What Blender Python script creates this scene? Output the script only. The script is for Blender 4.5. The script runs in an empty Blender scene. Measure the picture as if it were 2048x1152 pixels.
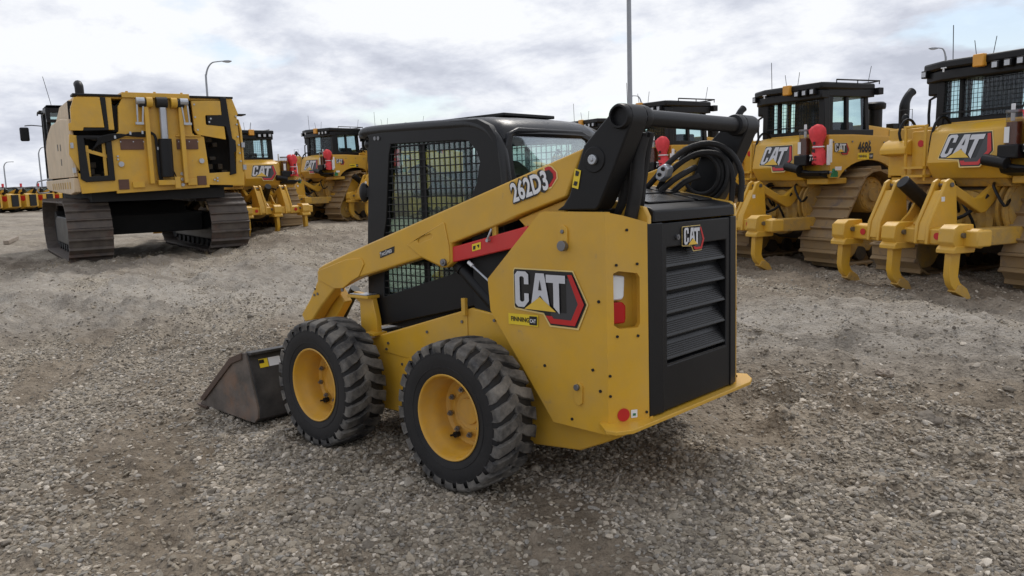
import bpy, math, random
import numpy as np
from mathutils import Vector, Matrix
from mathutils.geometry import tessellate_polygon
random.seed(7); np.random.seed(7)
D = bpy.data; S = bpy.context.scene
R = math.radians; PI = math.pi

# ------------------------------------------------------------------ camera
cam = D.objects.new('camera', D.cameras.new('camera')); S.collection.objects.link(cam); S.camera = cam
CAM = Vector((-3.105, 3.737, 1.68)); YAW, PITCH, ROLL = R(-47.12), R(-7.8), R(-1.82)
fw = Vector((math.cos(YAW)*math.cos(PITCH), math.sin(YAW)*math.cos(PITCH), math.sin(PITCH)))
rt = Vector((math.sin(YAW), -math.cos(YAW), 0)); up = rt.cross(fw)
r2 = rt*math.cos(ROLL)+up*math.sin(ROLL); u2 = -rt*math.sin(ROLL)+up*math.cos(ROLL)
cam.matrix_world = Matrix(((r2.x, u2.x, -fw.x, CAM.x), (r2.y, u2.y, -fw.y, CAM.y), (r2.z, u2.z, -fw.z, CAM.z), (0, 0, 0, 1)))
cam.data.sensor_width = 36; cam.data.lens = 36*1612/2048; cam.data.clip_start = .05; cam.data.clip_end = 6000

# ------------------------------------------------------------------ light, sky, exposure
S.view_settings.view_transform = 'Standard'; S.view_settings.look = 'None'
S.view_settings.exposure = 0.26; S.view_settings.gamma = 1
SUN_EL, SUN_AZ = R(52), R(-62)          # direction towards the sun, azimuth from +X
W = D.worlds.new('World'); S.world = W; W.use_nodes = True
def N(nt, t, **k):
    n = nt.nodes.new(t)
    for a, b in k.items():
        if a in ('inp',):
            for i, v in b.items(): n.inputs[i].default_value = v
        else: setattr(n, a, b)
    return n
def ramp(nt, stops, interp='LINEAR'):
    r = nt.nodes.new('ShaderNodeValToRGB'); r.color_ramp.interpolation = interp
    e = r.color_ramp.elements
    while len(e) > 1: e.remove(e[-1])
    e[0].position = stops[0][0]; e[0].color = (*stops[0][1], 1)
    for p, c in stops[1:]:
        q = e.new(p); q.color = (*c, 1)
    return r
nt = W.node_tree; nt.nodes.clear(); L = nt.links.new
sky = N(nt, 'ShaderNodeTexSky', sky_type='NISHITA', sun_disc=False, sun_elevation=SUN_EL, sun_rotation=PI/2-SUN_AZ)
bg1 = N(nt, 'ShaderNodeBackground', inp={1: .11}); L(sky.outputs[0], bg1.inputs[0])
tc = N(nt, 'ShaderNodeTexCoord'); sx = N(nt, 'ShaderNodeSeparateXYZ'); L(tc.outputs['Generated'], sx.inputs[0])
zz = N(nt, 'ShaderNodeMath', operation='ADD', inp={1: .30}); L(sx.outputs[2], zz.inputs[0])
zc = N(nt, 'ShaderNodeMath', operation='MAXIMUM', inp={1: .2}); L(zz.outputs[0], zc.inputs[0])
dx = N(nt, 'ShaderNodeMath', operation='DIVIDE'); L(sx.outputs[0], dx.inputs[0]); L(zc.outputs[0], dx.inputs[1])
dy = N(nt, 'ShaderNodeMath', operation='DIVIDE'); L(sx.outputs[1], dy.inputs[0]); L(zc.outputs[0], dy.inputs[1])
cv = N(nt, 'ShaderNodeCombineXYZ'); L(dx.outputs[0], cv.inputs[0]); L(dy.outputs[0], cv.inputs[1])
n1 = N(nt, 'ShaderNodeTexNoise', inp={'Scale': 2.7, 'Detail': 11, 'Roughness': .62, 'Distortion': .1}); L(cv.outputs[0], n1.inputs['Vector'])
mp = N(nt, 'ShaderNodeMapping'); mp.inputs['Location'].default_value = (3.7, 8.1, 2); L(cv.outputs[0], mp.inputs[0])
n2 = N(nt, 'ShaderNodeTexNoise', inp={'Scale': .9, 'Detail': 5, 'Roughness': .45}); L(mp.outputs[0], n2.inputs['Vector'])
mx = N(nt, 'ShaderNodeMath', operation='MULTIPLY', inp={1: .55}); L(n1.outputs[0], mx.inputs[0])
my = N(nt, 'ShaderNodeMath', operation='MULTIPLY_ADD', inp={1: .45}); L(n2.outputs[0], my.inputs[0]); L(mx.outputs[0], my.inputs[2])
cr = ramp(nt, [(.41, (.45, .475, .55)), (.455, (.54, .565, .64)), (.49, (.62, .645, .715)), (.52, (.71, .73, .785)), (.56, (.81, .825, .855))]); L(my.outputs[0], cr.inputs[0])
bg2 = N(nt, 'ShaderNodeBackground', inp={1: 1.0}); L(cr.outputs[0], bg2.inputs[0])
n3 = N(nt, 'ShaderNodeTexNoise', inp={'Scale': 2.0, 'Detail': 7, 'Roughness': .5}); L(mp.outputs[0], n3.inputs['Vector'])
cr2 = ramp(nt, [(.36, (.3, .3, .3)), (.44, (1, 1, 1))]); L(n3.outputs[0], cr2.inputs[0])
mxs = N(nt, 'ShaderNodeMixShader'); L(cr2.outputs[0], mxs.inputs[0]); L(bg1.outputs[0], mxs.inputs[1]); L(bg2.outputs[0], mxs.inputs[2])
wo = N(nt, 'ShaderNodeOutputWorld'); L(mxs.outputs[0], wo.inputs[0])
sl = D.lights.new('sun', 'SUN'); sl.energy = 1.3; sl.angle = R(14); sl.color = (1, .95, .88)
so = D.objects.new('sun', sl); S.collection.objects.link(so)
sd = Vector((math.cos(SUN_EL)*math.cos(SUN_AZ), math.cos(SUN_EL)*math.sin(SUN_AZ), math.sin(SUN_EL)))
so.rotation_euler = sd.to_track_quat('Z', 'Y').to_euler(); so.location = (0, 0, 30)

# ------------------------------------------------------------------ materials
MATS = {}
def mat(name, col, rough=.5, metal=0, spec=.5, dust=0, dustcol=(.30, .25, .19), bump=0, bscale=40, coat=0, var=.12, vscale=3, mottle=None, dscale=1.7, wave=0):
    m = D.materials.new(name); m.use_nodes = True; t = m.node_tree; b = t.nodes['Principled BSDF']
    b.inputs['Roughness'].default_value = rough; b.inputs['Metallic'].default_value = metal
    b.inputs['Specular IOR Level'].default_value = spec; b.inputs['Coat Weight'].default_value = coat
    c = N(t, 'ShaderNodeTexCoord'); gm = N(t, 'ShaderNodeNewGeometry')
    n = N(t, 'ShaderNodeTexNoise', inp={'Scale': vscale, 'Detail': 6, 'Roughness': .6}); t.links.new(c.outputs['Object'], n.inputs['Vector'])
    lo = tuple(max(0, x*(1-var)) for x in col); hi = tuple(min(1, x*(1+var*.6)) for x in col)
    r = ramp(t, [(.3, lo), (.7, hi)]); t.links.new(n.outputs[0], r.inputs[0]); out = r.outputs[0]
    if mottle:
        n4 = N(t, 'ShaderNodeTexNoise', inp={'Scale': mottle[1], 'Detail': 8, 'Roughness': .65}); t.links.new(c.outputs['Object'], n4.inputs['Vector'])
        r4 = ramp(t, [(mottle[2], (0, 0, 0)), (mottle[2]+.12, (1, 1, 1))]); t.links.new(n4.outputs[0], r4.inputs[0])
        m4 = N(t, 'ShaderNodeMixRGB', inp={'Color2': (*mottle[0], 1)}); t.links.new(r4.outputs[0], m4.inputs[0]); t.links.new(out, m4.inputs[1]); out = m4.outputs[0]
    if dust:
        n2 = N(t, 'ShaderNodeTexNoise', inp={'Scale': dscale, 'Detail': 9, 'Roughness': .7}); t.links.new(c.outputs['Object'], n2.inputs['Vector'])
        r3 = ramp(t, [(.38, (0, 0, 0)), (.72, (dust,)*3)]); t.links.new(n2.outputs[0], r3.inputs[0])
        mm = N(t, 'ShaderNodeMixRGB', inp={'Color2': (*dustcol, 1)}); t.links.new(r3.outputs[0], mm.inputs[0]); t.links.new(out, mm.inputs[1]); out = mm.outputs[0]
        ra = N(t, 'ShaderNodeMath', operation='MULTIPLY_ADD', inp={1: .6, 2: rough}); t.links.new(r3.outputs[0], ra.inputs[0]); t.links.new(ra.outputs[0], b.inputs['Roughness'])
    t.links.new(out, b.inputs['Base Color'])
    if bump:
        n3 = N(t, 'ShaderNodeTexNoise', inp={'Scale': bscale, 'Detail': 4}); t.links.new(c.outputs['Object'], n3.inputs['Vector'])
        bu = N(t, 'ShaderNodeBump', inp={'Strength': bump, 'Distance': .01}); t.links.new(n3.outputs[0], bu.inputs['Height']); t.links.new(bu.outputs[0], b.inputs['Normal'])
    if wave:
        n5 = N(t, 'ShaderNodeTexNoise', inp={'Scale': 4.5, 'Detail': 2}); t.links.new(c.outputs['Object'], n5.inputs['Vector'])
        b5 = N(t, 'ShaderNodeBump', inp={'Strength': wave, 'Distance': .03}); t.links.new(n5.outputs[0], b5.inputs['Height'])
        if bump: t.links.new(b5.outputs[0], bu.inputs['Normal'])
        else: t.links.new(b5.outputs[0], b.inputs['Normal'])
    MATS[name] = m; return m
YEL = (.68, .384, .030)
yel = mat('yellow_paint', YEL, .30, dust=.42, dustcol=(.44, .31, .14), bump=.04, bscale=120, var=.08, wave=.16, dscale=2.3, mottle=((.36, .25, .12), 9, .66))
yel2 = mat('yellow_paint_dusty', (.60, .35, .05), .5, dust=.9, dustcol=(.30, .23, .14), bump=.15, var=.15, dscale=4, mottle=((.16, .12, .07), 6, .6))
yrim = mat('rim_paint', (.66, .355, .03), .42, dust=.6, dustcol=(.45, .3, .14), vscale=8, dscale=6)
ytrk = mat('worn_track_steel', (.34, .225, .10), .6, dust=.8, dustcol=(.23, .18, .13), bump=.3, bscale=25, vscale=5, dscale=5, mottle=((.16, .12, .10), 4, .55))
dtrk = mat('dark_track_steel', (.075, .06, .053), .55, metal=.2, dust=.9, dustcol=(.17, .145, .12), bump=.3, bscale=25, vscale=6, dscale=4, mottle=((.10, .06, .045), 3, .52))
blk = mat('black_paint', (.007, .0073, .0085), .42, spec=.3, dust=.15, dustcol=(.04, .038, .036), bump=.05, bscale=120)
blkg = mat('black_plastic_gloss', (.009, .0095, .011), .26, spec=.4, dust=.22, dustcol=(.05, .05, .05), bump=.12, bscale=200, dscale=4)
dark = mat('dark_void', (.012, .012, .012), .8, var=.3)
engine = mat('engine_parts', (.035, .03, .025), .6, dust=.8, dustcol=(.12, .09, .05), bump=.5, bscale=15, dscale=7)
rub = mat('tyre_rubber', (.014, .014, .015), .55, spec=.35, dust=.3, dustcol=(.06, .055, .05), bump=.15, bscale=60, dscale=5)
lugm = mat('tyre_tread_rubber', (.032, .032, .034), .6, spec=.4, dust=1.0, dustcol=(.25, .23, .20), bump=.25, bscale=50, dscale=7)
red = mat('red_paint', (.62, .022, .022), .4, dust=.15)
redc = mat('red_fabric', (.76, .06, .07), .75, bump=1.0, bscale=11, var=.2, vscale=8)
silver = mat('galvanised_steel', (.45, .47, .5), .35, metal=.7, bump=.1)
bolt = mat('bolt_steel', (.22, .22, .23), .4, metal=.8)
rust = mat('rusty_steel', (.085, .055, .04), .6, dust=.6, dustcol=(.14, .085, .06), bump=.2)
rustp = mat('rusty_plate', (.13, .065, .045), .7, dust=.5, dustcol=(.09, .06, .05), bump=.2)
bkt = mat('bucket_steel', (.022, .022, .024), .45, dust=.8, dustcol=(.11, .10, .09), dscale=3.5, bump=.15)
bkts = mat('worn_bucket_side', (.07, .062, .056), .42, dust=.95, dustcol=(.20, .16, .13), dscale=4, bump=.25, mottle=((.17, .085, .045), 3.0, .50))
white = mat('white_paint', (.78, .79, .8), .4, var=.06)
lsil = mat('letter_silver', (.62, .63, .66), .35, var=.1)
lred = mat('logo_red', (.55, .02, .02), .35)
lblk = mat('logo_black', (.013, .013, .014), .35)
lgrey = mat('logo_grey', (.05, .05, .055), .4)
cream = mat('logo_border', (.80, .60, .22), .4)
lyel = mat('logo_yellow', (.80, .52, .06), .4)
stick = mat('sticker_yellow', (.85, .62, .03), .4)
green = mat('green_tag', (.02, .18, .07), .5)
cream2 = mat('sun_bleached_panel', (.62, .47, .29), .5, dust=.35, dustcol=(.5, .42, .33))
seatm = mat('seat_fabric', (.025, .026, .028), .8)
seaty = mat('pale_cover', (.27, .27, .19), .7, bump=.3)
amber = mat('amber_lens', (.75, .36, .05), .35)
lens = mat('lamp_glass', (.55, .58, .62), .15)
redl = mat('red_lens', (.45, .01, .012), .2)
whl = mat('white_lens', (.75, .78, .8), .2)
fluid = mat('brown_fluid', (.16, .06, .03), .3)
wood = mat('weathered_timber', (.30, .25, .20), .8, bump=.4, dust=.4)
polem = mat('pole_steel', (.33, .35, .38), .5, metal=.3)
straw = mat('dry_grass', (.30, .22, .11), .8)
def glassmat(name, tint, f=.06):
    m = D.materials.new(name); m.use_nodes = True; t = m.node_tree; t.nodes.clear()
    o = N(t, 'ShaderNodeOutputMaterial'); tr = N(t, 'ShaderNodeBsdfTransparent', inp={0: (*tint, 1)})
    g = N(t, 'ShaderNodeBsdfGlossy', inp={0: (.9, .95, 1, 1), 1: .04}); lw = N(t, 'ShaderNodeLayerWeight', inp={0: .5}); fr = N(t, 'ShaderNodeMath', operation='POWER', inp={1: 4.0}); t.links.new(lw.outputs['Facing'], fr.inputs[0])
    mn = N(t, 'ShaderNodeMath', operation='MULTIPLY_ADD', inp={1: .85, 2: f}); t.links.new(fr.outputs[0], mn.inputs[0])
    mi = N(t, 'ShaderNodeMixShader'); t.links.new(mn.outputs[0], mi.inputs[0]); t.links.new(tr.outputs[0], mi.inputs[1]); t.links.new(g.outputs[0], mi.inputs[2])
    t.links.new(mi.outputs[0], o.inputs[0]); return m
glass = glassmat('tinted_glass', (.74, .86, .82), .08); glass2 = glassmat('cab_glass_dark', (.72, .86, .86), .06)
glass3 = glassmat('sky_reflecting_glass', (.86, .93, .90), .24); jarg = glassmat('clear_plastic', (.8, .8, .8), .03)

# ------------------------------------------------------------------ mesh builder
MAP = {'y': lambda u, v, w: (u, w, v), 'x': lambda u, v, w: (w, u, v), 'z': lambda u, v, w: (u, v, w)}
class MB:
    def __init__(s, sy=1): s.v = []; s.f = []; s.m = []; s.mi = 0; s.sy = sy
    def add(s, vs, fs):
        o = len(s.v); s.v += [tuple(map(float, p)) for p in vs]
        s.f += [tuple(i+o for i in f) for f in fs]; s.m += [s.mi]*len(fs); return s
    def box(s, a, b):
        (x0, y0, z0), (x1, y1, z1) = a, b
        return s.add([(x0, y0, z0), (x1, y0, z0), (x1, y1, z0), (x0, y1, z0), (x0, y0, z1), (x1, y0, z1), (x1, y1, z1), (x0, y1, z1)],
                     [(0, 3, 2, 1), (4, 5, 6, 7), (0, 1, 5, 4), (1, 2, 6, 5), (2, 3, 7, 6), (3, 0, 4, 7)])
    def beam(s, p, q, w, h, upv=(0, 0, 1)):
        p, q = Vector(p), Vector(q); d = (q-p).normalized(); u = Vector(upv); sd_ = d.cross(u).normalized(); u = sd_.cross(d)
        vs = []
        for c in (p, q):
            for a, b in ((-1, -1), (1, -1), (1, 1), (-1, 1)): vs.append(c+sd_*a*w/2+u*b*h/2)
        return s.add(vs, [(0, 1, 2, 3), (7, 6, 5, 4), (0, 4, 5, 1), (1, 5, 6, 2), (2, 6, 7, 3), (3, 7, 4, 0)])
    def ring(s, c, d, r, n, ph=0):
        d = Vector(d).normalized(); a = d.orthogonal().normalized() if abs(d.z) > .9 else d.cross(Vector((0, 0, 1))).normalized(); b = d.cross(a)
        return [Vector(c)+a*r*math.cos(2*PI*i/n+ph)+b*r*math.sin(2*PI*i/n+ph) for i in range(n)]
    def cyl(s, p, q, r, rb=None, n=20, caps=True):
        p, q = Vector(p), Vector(q); d = q-p; rb = r if rb is None else rb
        vs = s.ring(p, d, r, n)+s.ring(q, d, rb, n); fs = [(i, (i+1) % n, n+(i+1) % n, n+i) for i in range(n)]
        if caps: fs += [tuple(range(n))[::-1], tuple(range(n, 2*n))]
        return s.add(vs, fs)
    def lathe(s, prof, o, d, n=32, closed=False):   # prof: (r, h along d)
        o = Vector(o); d = Vector(d).normalized(); vs = []
        for r, h in prof: vs += s.ring(o+d*h, d, max(r, 1e-4), n)
        k = len(prof); fs = []
        for j in range(k if closed else k-1):
            j2 = (j+1) % k
            fs += [(j*n+i, j*n+(i+1) % n, j2*n+(i+1) % n, j2*n+i) for i in range(n)]
        return s.add(vs, fs)
    def tube(s, path, r, n=8, smooth=3, caps=True):
        P = [Vector(p) for p in path]
        if smooth and len(P) > 2:                   # catmull-rom
            Q = []
            for i in range(len(P)-1):
                a, b, c, d_ = P[max(i-1, 0)], P[i], P[i+1], P[min(i+2, len(P)-1)]
                for k in range(smooth):
                    t = k/smooth; Q.append(.5*((2*b)+(c-a)*t+(2*a-5*b+4*c-d_)*t*t+(3*b-a-3*c+d_)*t**3))
            P = Q+[P[-1]]
        vs = []; prev = None
        for i, p in enumerate(P):
            d = (P[min(i+1, len(P)-1)]-P[max(i-1, 0)]).normalized()
            a = d.orthogonal().normalized() if prev is None else (prev-d*prev.dot(d)).normalized()
            prev = a; b = d.cross(a); rr = r(i/(len(P)-1)) if callable(r) else r
            vs += [p+a*rr*math.cos(2*PI*k/n)+b*rr*math.sin(2*PI*k/n) for k in range(n)]
        fs = [(j*n+i, j*n+(i+1) % n, (j+1)*n+(i+1) % n, (j+1)*n+i) for j in range(len(P)-1) for i in range(n)]
        if caps: fs += [tuple(range(n))[::-1], tuple(range(len(vs)-n, len(vs)))]
        return s.add(vs, fs)
    def prism(s, poly, ax, a, b):
        n = len(poly); f = MAP[ax]
        vs = [f(u, v, a) for u, v in poly]+[f(u, v, b) for u, v in poly]
        return s.add(vs, [tuple(range(n)), tuple(range(n, 2*n))[::-1]]+[(i, (i+1) % n, n+(i+1) % n, n+i) for i in range(n)])
    def plate(s, loops, ax, a, b, fn=None):
        f = fn or MAP[ax]; tri = tessellate_polygon([[Vector((u, v, 0)) for u, v in l] for l in loops])
        flat = [p for l in loops for p in l]; n = len(flat)
        vs = [f(u, v, a) for u, v in flat]+[f(u, v, b) for u, v in flat]
        fs = [tuple(t) for t in tri]+[tuple(i+n for i in t)[::-1] for t in tri]; o = 0
        for l in loops:
            k = len(l); fs += [(o+i, o+(i+1) % k, n+o+(i+1) % k, n+o+i) for i in range(k)]; o += k
        return s.add(vs, fs)
    def flat(s, pts3): return s.add(pts3, [tuple(range(len(pts3)))])
    def ell(s, c, r, nu=16, nv=10):
        vs = []; fs = []
        for j in range(nv+1):
            th = PI*j/nv
            for i in range(nu): vs.append((c[0]+r[0]*math.sin(th)*math.cos(2*PI*i/nu), c[1]+r[1]*math.sin(th)*math.sin(2*PI*i/nu), c[2]+r[2]*math.cos(th)))
        for j in range(nv): fs += [(j*nu+i, j*nu+(i+1) % nu, (j+1)*nu+(i+1) % nu, (j+1)*nu+i) for i in range(nu)]
        return s.add(vs, fs)
    def text(s, body, size, o, ux, uy, off=.0, xs=1.0, center=False):
        vs, fs = text_geo(body, off)
        if not vs: return s
        x0 = min(v[0] for v in vs); x1 = max(v[0] for v in vs); sh = -(x0+x1)/2 if center else -x0
        o, ux, uy = Vector(o), Vector(ux), Vector(uy)
        return s.add([o+ux*((v[0]+sh)*size*xs)+uy*(v[1]*size) for v in vs], fs)
    def build(s, name, mats, parent=None, bevel=0, smooth=35, label=None, seg=2, split=False):
        if split:
            par_ = list(range(len(s.v)))
            def fd_(a):
                while par_[a] != a: par_[a] = par_[par_[a]]; a = par_[a]
                return a
            for f in s.f:
                for i in f[1:]: par_[fd_(i)] = fd_(f[0])
            gr = {}
            for fi, f in enumerate(s.f): gr.setdefault(fd_(f[0]), []).append(fi)
            if len(gr) > 1:
                out = None
                for fis in gr.values():
                    q = MB(s.sy); ids = sorted({i for fi in fis for i in s.f[fi]}); mp_ = {a: b for b, a in enumerate(ids)}
                    q.v = [s.v[i] for i in ids]; q.f = [tuple(mp_[i] for i in s.f[fi]) for fi in fis]; q.m = [s.m[fi] for fi in fis]
                    out = q.build(name, mats, parent, bevel, smooth, label, seg)
                return out
        if s.sy < 0: s.v = [(x, -y, z) for x, y, z in s.v]
        me = D.meshes.new(name); me.from_pydata(s.v, [], s.f)
        for m in (mats if isinstance(mats, (list, tuple)) else [mats]): me.materials.append(m)
        me.polygons.foreach_set('material_index', s.m)
        import bmesh
        bm = bmesh.new(); bm.from_mesh(me); bmesh.ops.recalc_face_normals(bm, faces=bm.faces); bm.to_mesh(me); bm.free()
        if smooth: me.shade_smooth() if False else me.polygons.foreach_set('use_smooth', [True]*len(me.polygons)); me.set_sharp_from_angle(angle=R(smooth))
        else: me.polygons.foreach_set('use_smooth', [False]*len(me.polygons))
        o = D.objects.new(name, me); S.collection.objects.link(o)
        if parent: o.parent = parent
        if bevel:
            b = o.modifiers.new('bevel', 'BEVEL'); b.width = bevel; b.segments = seg; b.limit_method = 'ANGLE'; b.angle_limit = R(38); b.harden_normals = False
        if label: o['label'] = label
        return o
_tg = {}
def text_geo(body, off):
    k = (body, off)
    if k not in _tg:
        c = D.curves.new('t', 'FONT'); c.body = body; c.offset = off; c.resolution_u = 3
        o = D.objects.new('t', c); S.collection.objects.link(o); dg = bpy.context.evaluated_depsgraph_get()
        me = D.meshes.new_from_object(o.evaluated_get(dg)); _tg[k] = ([tuple(v.co) for v in me.vertices], [tuple(p.vertices) for p in me.polygons])
        D.objects.remove(o); D.meshes.remove(me)
    return _tg[k]
def thing(name, label, cat, loc=(0, 0, 0), rotz=0, group=None):
    o = D.objects.new(name, None); S.collection.objects.link(o); o.empty_display_size = .2
    o.location = loc; o.rotation_euler = (0, 0, rotz); o['label'] = label; o['category'] = cat
    if group: o['group'] = group
    return o
def tag(o, label=None, cat=None, group=None, kind=None):
    for k, v in (('label', label), ('category', cat), ('group', group), ('kind', kind)):
        if v: o[k] = v
    return o
def copy_tree(o, parent=None):
    c = o.copy(); S.collection.objects.link(c)
    if parent: c.parent = parent
    for ch in list(KIDS.get(o.name, [])): copy_tree(ch, c)
    return c
KIDS = {}
def index_kids():
    KIDS.clear()
    for o in D.objects:
        if o.parent: KIDS.setdefault(o.parent.name, []).append(o)

# logo: u to the right, v downwards, in units of the logo's width
def logo(o, ux, uy, w, nrm, parent, name='logo_decal', slant=0, border=True):
    o, ux, uy, nrm = Vector(o), Vector(ux), Vector(uy), Vector(nrm); mb = MB()
    def lay(pts, mi, k):
        mb.mi = mi; mb.flat([o+ux*((u-slant*(v-.2))*w)-uy*v*w+nrm*(.003+.0022*k) for u, v in pts])
    if border: lay([(-.02, .02), (0, -.015), (.83, -.015), (1.02, .33), (.885, .605), (.495, .605), (.405, .48), (.0, .45), (-.02, .43)], 4, 0)
    lay([(-.005, .03), (.01, .0), (.82, 0), (1, .33), (.87, .585), (.51, .585), (.42, .46), (.01, .43), (-.005, .41)], 1, 1)
    lay([(.74, .07), (.80, .07), (.92, .33), (.82, .52), (.52, .52), (.52, .44), (.74, .44)], 5, 2)
    lay([(.76, .03), (.82, .03), (.975, .33), (.85, .565), (.52, .565), (.45, .485), (.54, .485), (.56, .51), (.80, .51), (.895, .33)], 2, 3)
    lay([(.06, .02), (.18, .02), (.22, .05), (.22, .16), (.155, .16), (.155, .09), (.135, .075), (.105, .075), (.09, .09), (.09, .34), (.105, .355), (.135, .355), (.155, .34), (.155, .26), (.22, .26), (.22, .345), (.15, .415), (.06, .415), (.02, .38), (.02, .06)], 0, 4)
    lay([(.325, .03), (.445, .03), (.52, .40), (.455, .35), (.385, .27), (.315, .34), (.25, .39)], 0, 4)
    lay([(.385, .10), (.362, .215), (.408, .215)], 1, 5)
    lay([(.47, .04), (.735, .04), (.735, .125), (.65, .125), (.65, .455), (.57, .385), (.57, .125), (.47, .125)], 0, 4)
    lay([(.16, .43), (.385, .285), (.61, .435)], 3, 6)
    return mb.build(name, [lsil, lblk, lred, lyel, cream, lgrey], parent, smooth=0)

# ------------------------------------------------------------------ ground
def sstep(a, b, x):
    t = np.clip((x-a)/(b-a), 0, 1); return t*t*(3-2*t)
_pt = np.random.RandomState(3).rand(256, 256)
def vnoise(x, y):
    xi = np.floor(x).astype(int); yi = np.floor(y).astype(int); fx = x-xi; fy = y-yi
    fx = fx*fx*(3-2*fx); fy = fy*fy*(3-2*fy)
    g = lambda a, b: _pt[a & 255, b & 255]
    return (g(xi, yi)*(1-fx)+g(xi+1, yi)*fx)*(1-fy)+(g(xi, yi+1)*(1-fx)+g(xi+1, yi+1)*fx)*fy-.5
def rise(x, y):
    x = np.asarray(x, float); y = np.asarray(y, float)
    d = np.hypot(x-CAM.x, y-CAM.y); az = np.degrees(np.arctan2(y-CAM.y, x-CAM.x))
    far = .16*sstep(35, 60, d)
    return np.maximum(.40*sstep(15, 23, d)*sstep(25.5, 32, -az)*(1-sstep(43, 52, -az))*(1-.5*sstep(40, 70, d)), far)
WH = [(0, .79), (1.248, .79), (0, -.79), (1.248, -.79)]
def lane(x, y):
    d = np.hypot(x-CAM.x, y-CAM.y); az = np.degrees(np.arctan2(y-CAM.y, x-CAM.x)); wob = 1.6*vnoise(x*.3+2, y*.3)
    lf = sstep(9.5, 12, d+wob)*(1-sstep(17, 22, d+wob))*sstep(-48, -38, az); rg = sstep(6.6, 8.2, d+wob)*(1-sstep(9.5, 12, d))*sstep(52, 64, -az)
    return np.maximum(lf, rg)
def dirtmask(x, y):
    a = vnoise(x*.55+9, y*.55+3)+.6*vnoise(x*1.7, y*1.7+5)+.3*vnoise(x*5, y*5)
    c, s_ = math.cos(R(-30)), math.sin(R(-30)); u = x*c+y*s_; w = -x*s_+y*c
    b = vnoise(u*.35+40, w*2.2)+.5*vnoise(u*.8, w*6+11)
    return a*.75+b*.8+.14+.26*lane(x, y)
def height(x, y):
    x = np.asarray(x, float); y = np.asarray(y, float)
    c, s_ = math.cos(R(-30)), math.sin(R(-30)); u = x*c+y*s_; w = -x*s_+y*c
    fade = 1-.7*sstep(15, 40, np.hypot(x-CAM.x, y-CAM.y))
    h = .08*vnoise(x*.45, y*.45)+.085*vnoise(x*1.3+4, y*1.3)+.05*vnoise(x*3.1, y*3.1+8)+.016*vnoise(x*8, y*8)
    dd_ = np.hypot(x-CAM.x, y-CAM.y); az_ = np.degrees(np.arctan2(y-CAM.y, x-CAM.x))
    far_ = sstep(6.5, 9, dd_); h += (.045+.09*far_)*vnoise(u*.5+7, w*2.6)+(.022+.07*far_)*vnoise(u*1.4, w*6)
    rz = sstep(3.5, 4.5, dd_)*(1-sstep(6.5, 8.0, dd_))*sstep(54, 62, -az_)
    h += rz*(.17*np.clip(vnoise(x*2.1+5, y*2.1)+.45*vnoise(x*5.5, y*5.5+2)+.05, -.12, .5)+.05*vnoise(x*9, y*9+4))
    c2, s2 = math.cos(R(20)), math.sin(R(20)); u3 = x*c2+y*s2; w3 = -x*s2+y*c2+.5*vnoise(u3*.22, 3+0*u3)
    for w0, a0 in ((-1.75, .7), (-2.45, 1.), (-3.6, 1.), (-4.25, .9), (-5.7, 1.), (-6.5, .8)):
        g0 = np.exp(-((w3-w0)/.17)**2); e0 = np.exp(-((np.abs(w3-w0)-.30)/.09)**2)
        h += a0*(-.050*g0+.035*e0*(1+1.5*vnoise(x*5, y*5))+.014*g0*np.sin(u3*2*PI/.19+w3*9)*sstep(-.2, .2, vnoise(u3*.4, w3)))
    dm = dirtmask(x, y); cl = np.clip(vnoise(x*7+3, y*7)+vnoise(x*15, y*15)*.6, 0, 1); h += .09*cl*sstep(.0, .35, dm)
    h += .011*vnoise(x*21, y*21)+.006*vnoise(x*43, y*43)
    h = h*fade
    k = np.ones_like(h)
    for wx, wy in WH:
        k = np.minimum(k, sstep(.12, .75, np.hypot(x-wx, (y-wy)*1.2)))
    h = h*k+.012*(1-k)
    for wx, wy in WH[:2]:       # loose stone pushed up beside the tyres
        r_ = np.hypot((x-wx)/1.2, (y-wy-.02)/.9); h += .04*np.exp(-((r_-.33)/.09)**2)*(1+2*vnoise(x*6, y*6))
    h += .05*np.exp(-(((x-2.0)/.35)**2+((y-.75)/.35)**2))*0
    return h+rise(x, y)
th0 = math.degrees(YAW)
ang = np.concatenate([np.arange(-48, 48, .17), np.arange(48, 312, 3.0)])
ang = np.radians(ang+th0)
rad = [.3]
while rad[-1] < 3500:
    r_ = rad[-1]; rad.append(r_+(.25 if r_ < 2 else max(.022, r_*.0052) if r_ < 60 else r_*.06))
rad = np.array(rad); na, nr = len(ang), len(rad)
AA, RR = np.meshgrid(ang, rad); X = CAM.x+RR*np.cos(AA); Y = CAM.y+RR*np.sin(AA); Z = height(X, Y)
V = np.stack([X, Y, Z], -1).reshape(-1, 3)
V = np.vstack([V, [[CAM.x, CAM.y, 0]]])
i0 = np.arange(na); i1 = (i0+1) % na
q = [np.stack([j*na+i0, j*na+i1, (j+1)*na+i1, (j+1)*na+i0], -1) for j in range(nr-1)]
Q = np.concatenate(q)[:, ::-1]; T = np.stack([i1, i0, np.full(na, len(V)-1)], -1)[:, ::-1]
me = D.meshes.new('ground'); me.vertices.add(len(V)); me.vertices.foreach_set('co', V.ravel())
nl = Q.size+T.size; me.loops.add(nl); me.loops.foreach_set('vertex_index', np.concatenate([Q.ravel(), T.ravel()]))
me.polygons.add(len(Q)+len(T)); me.polygons.foreach_set('loop_start', np.concatenate([np.arange(len(Q))*4, len(Q)*4+np.arange(len(T))*3]))
me.update(calc_edges=True); me.polygons.foreach_set('use_smooth', [True]*len(me.polygons))
at = me.attributes.new('dirt', 'FLOAT', 'POINT'); at.data.foreach_set('value', np.append(dirtmask(X, Y).ravel(), 0))
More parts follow.
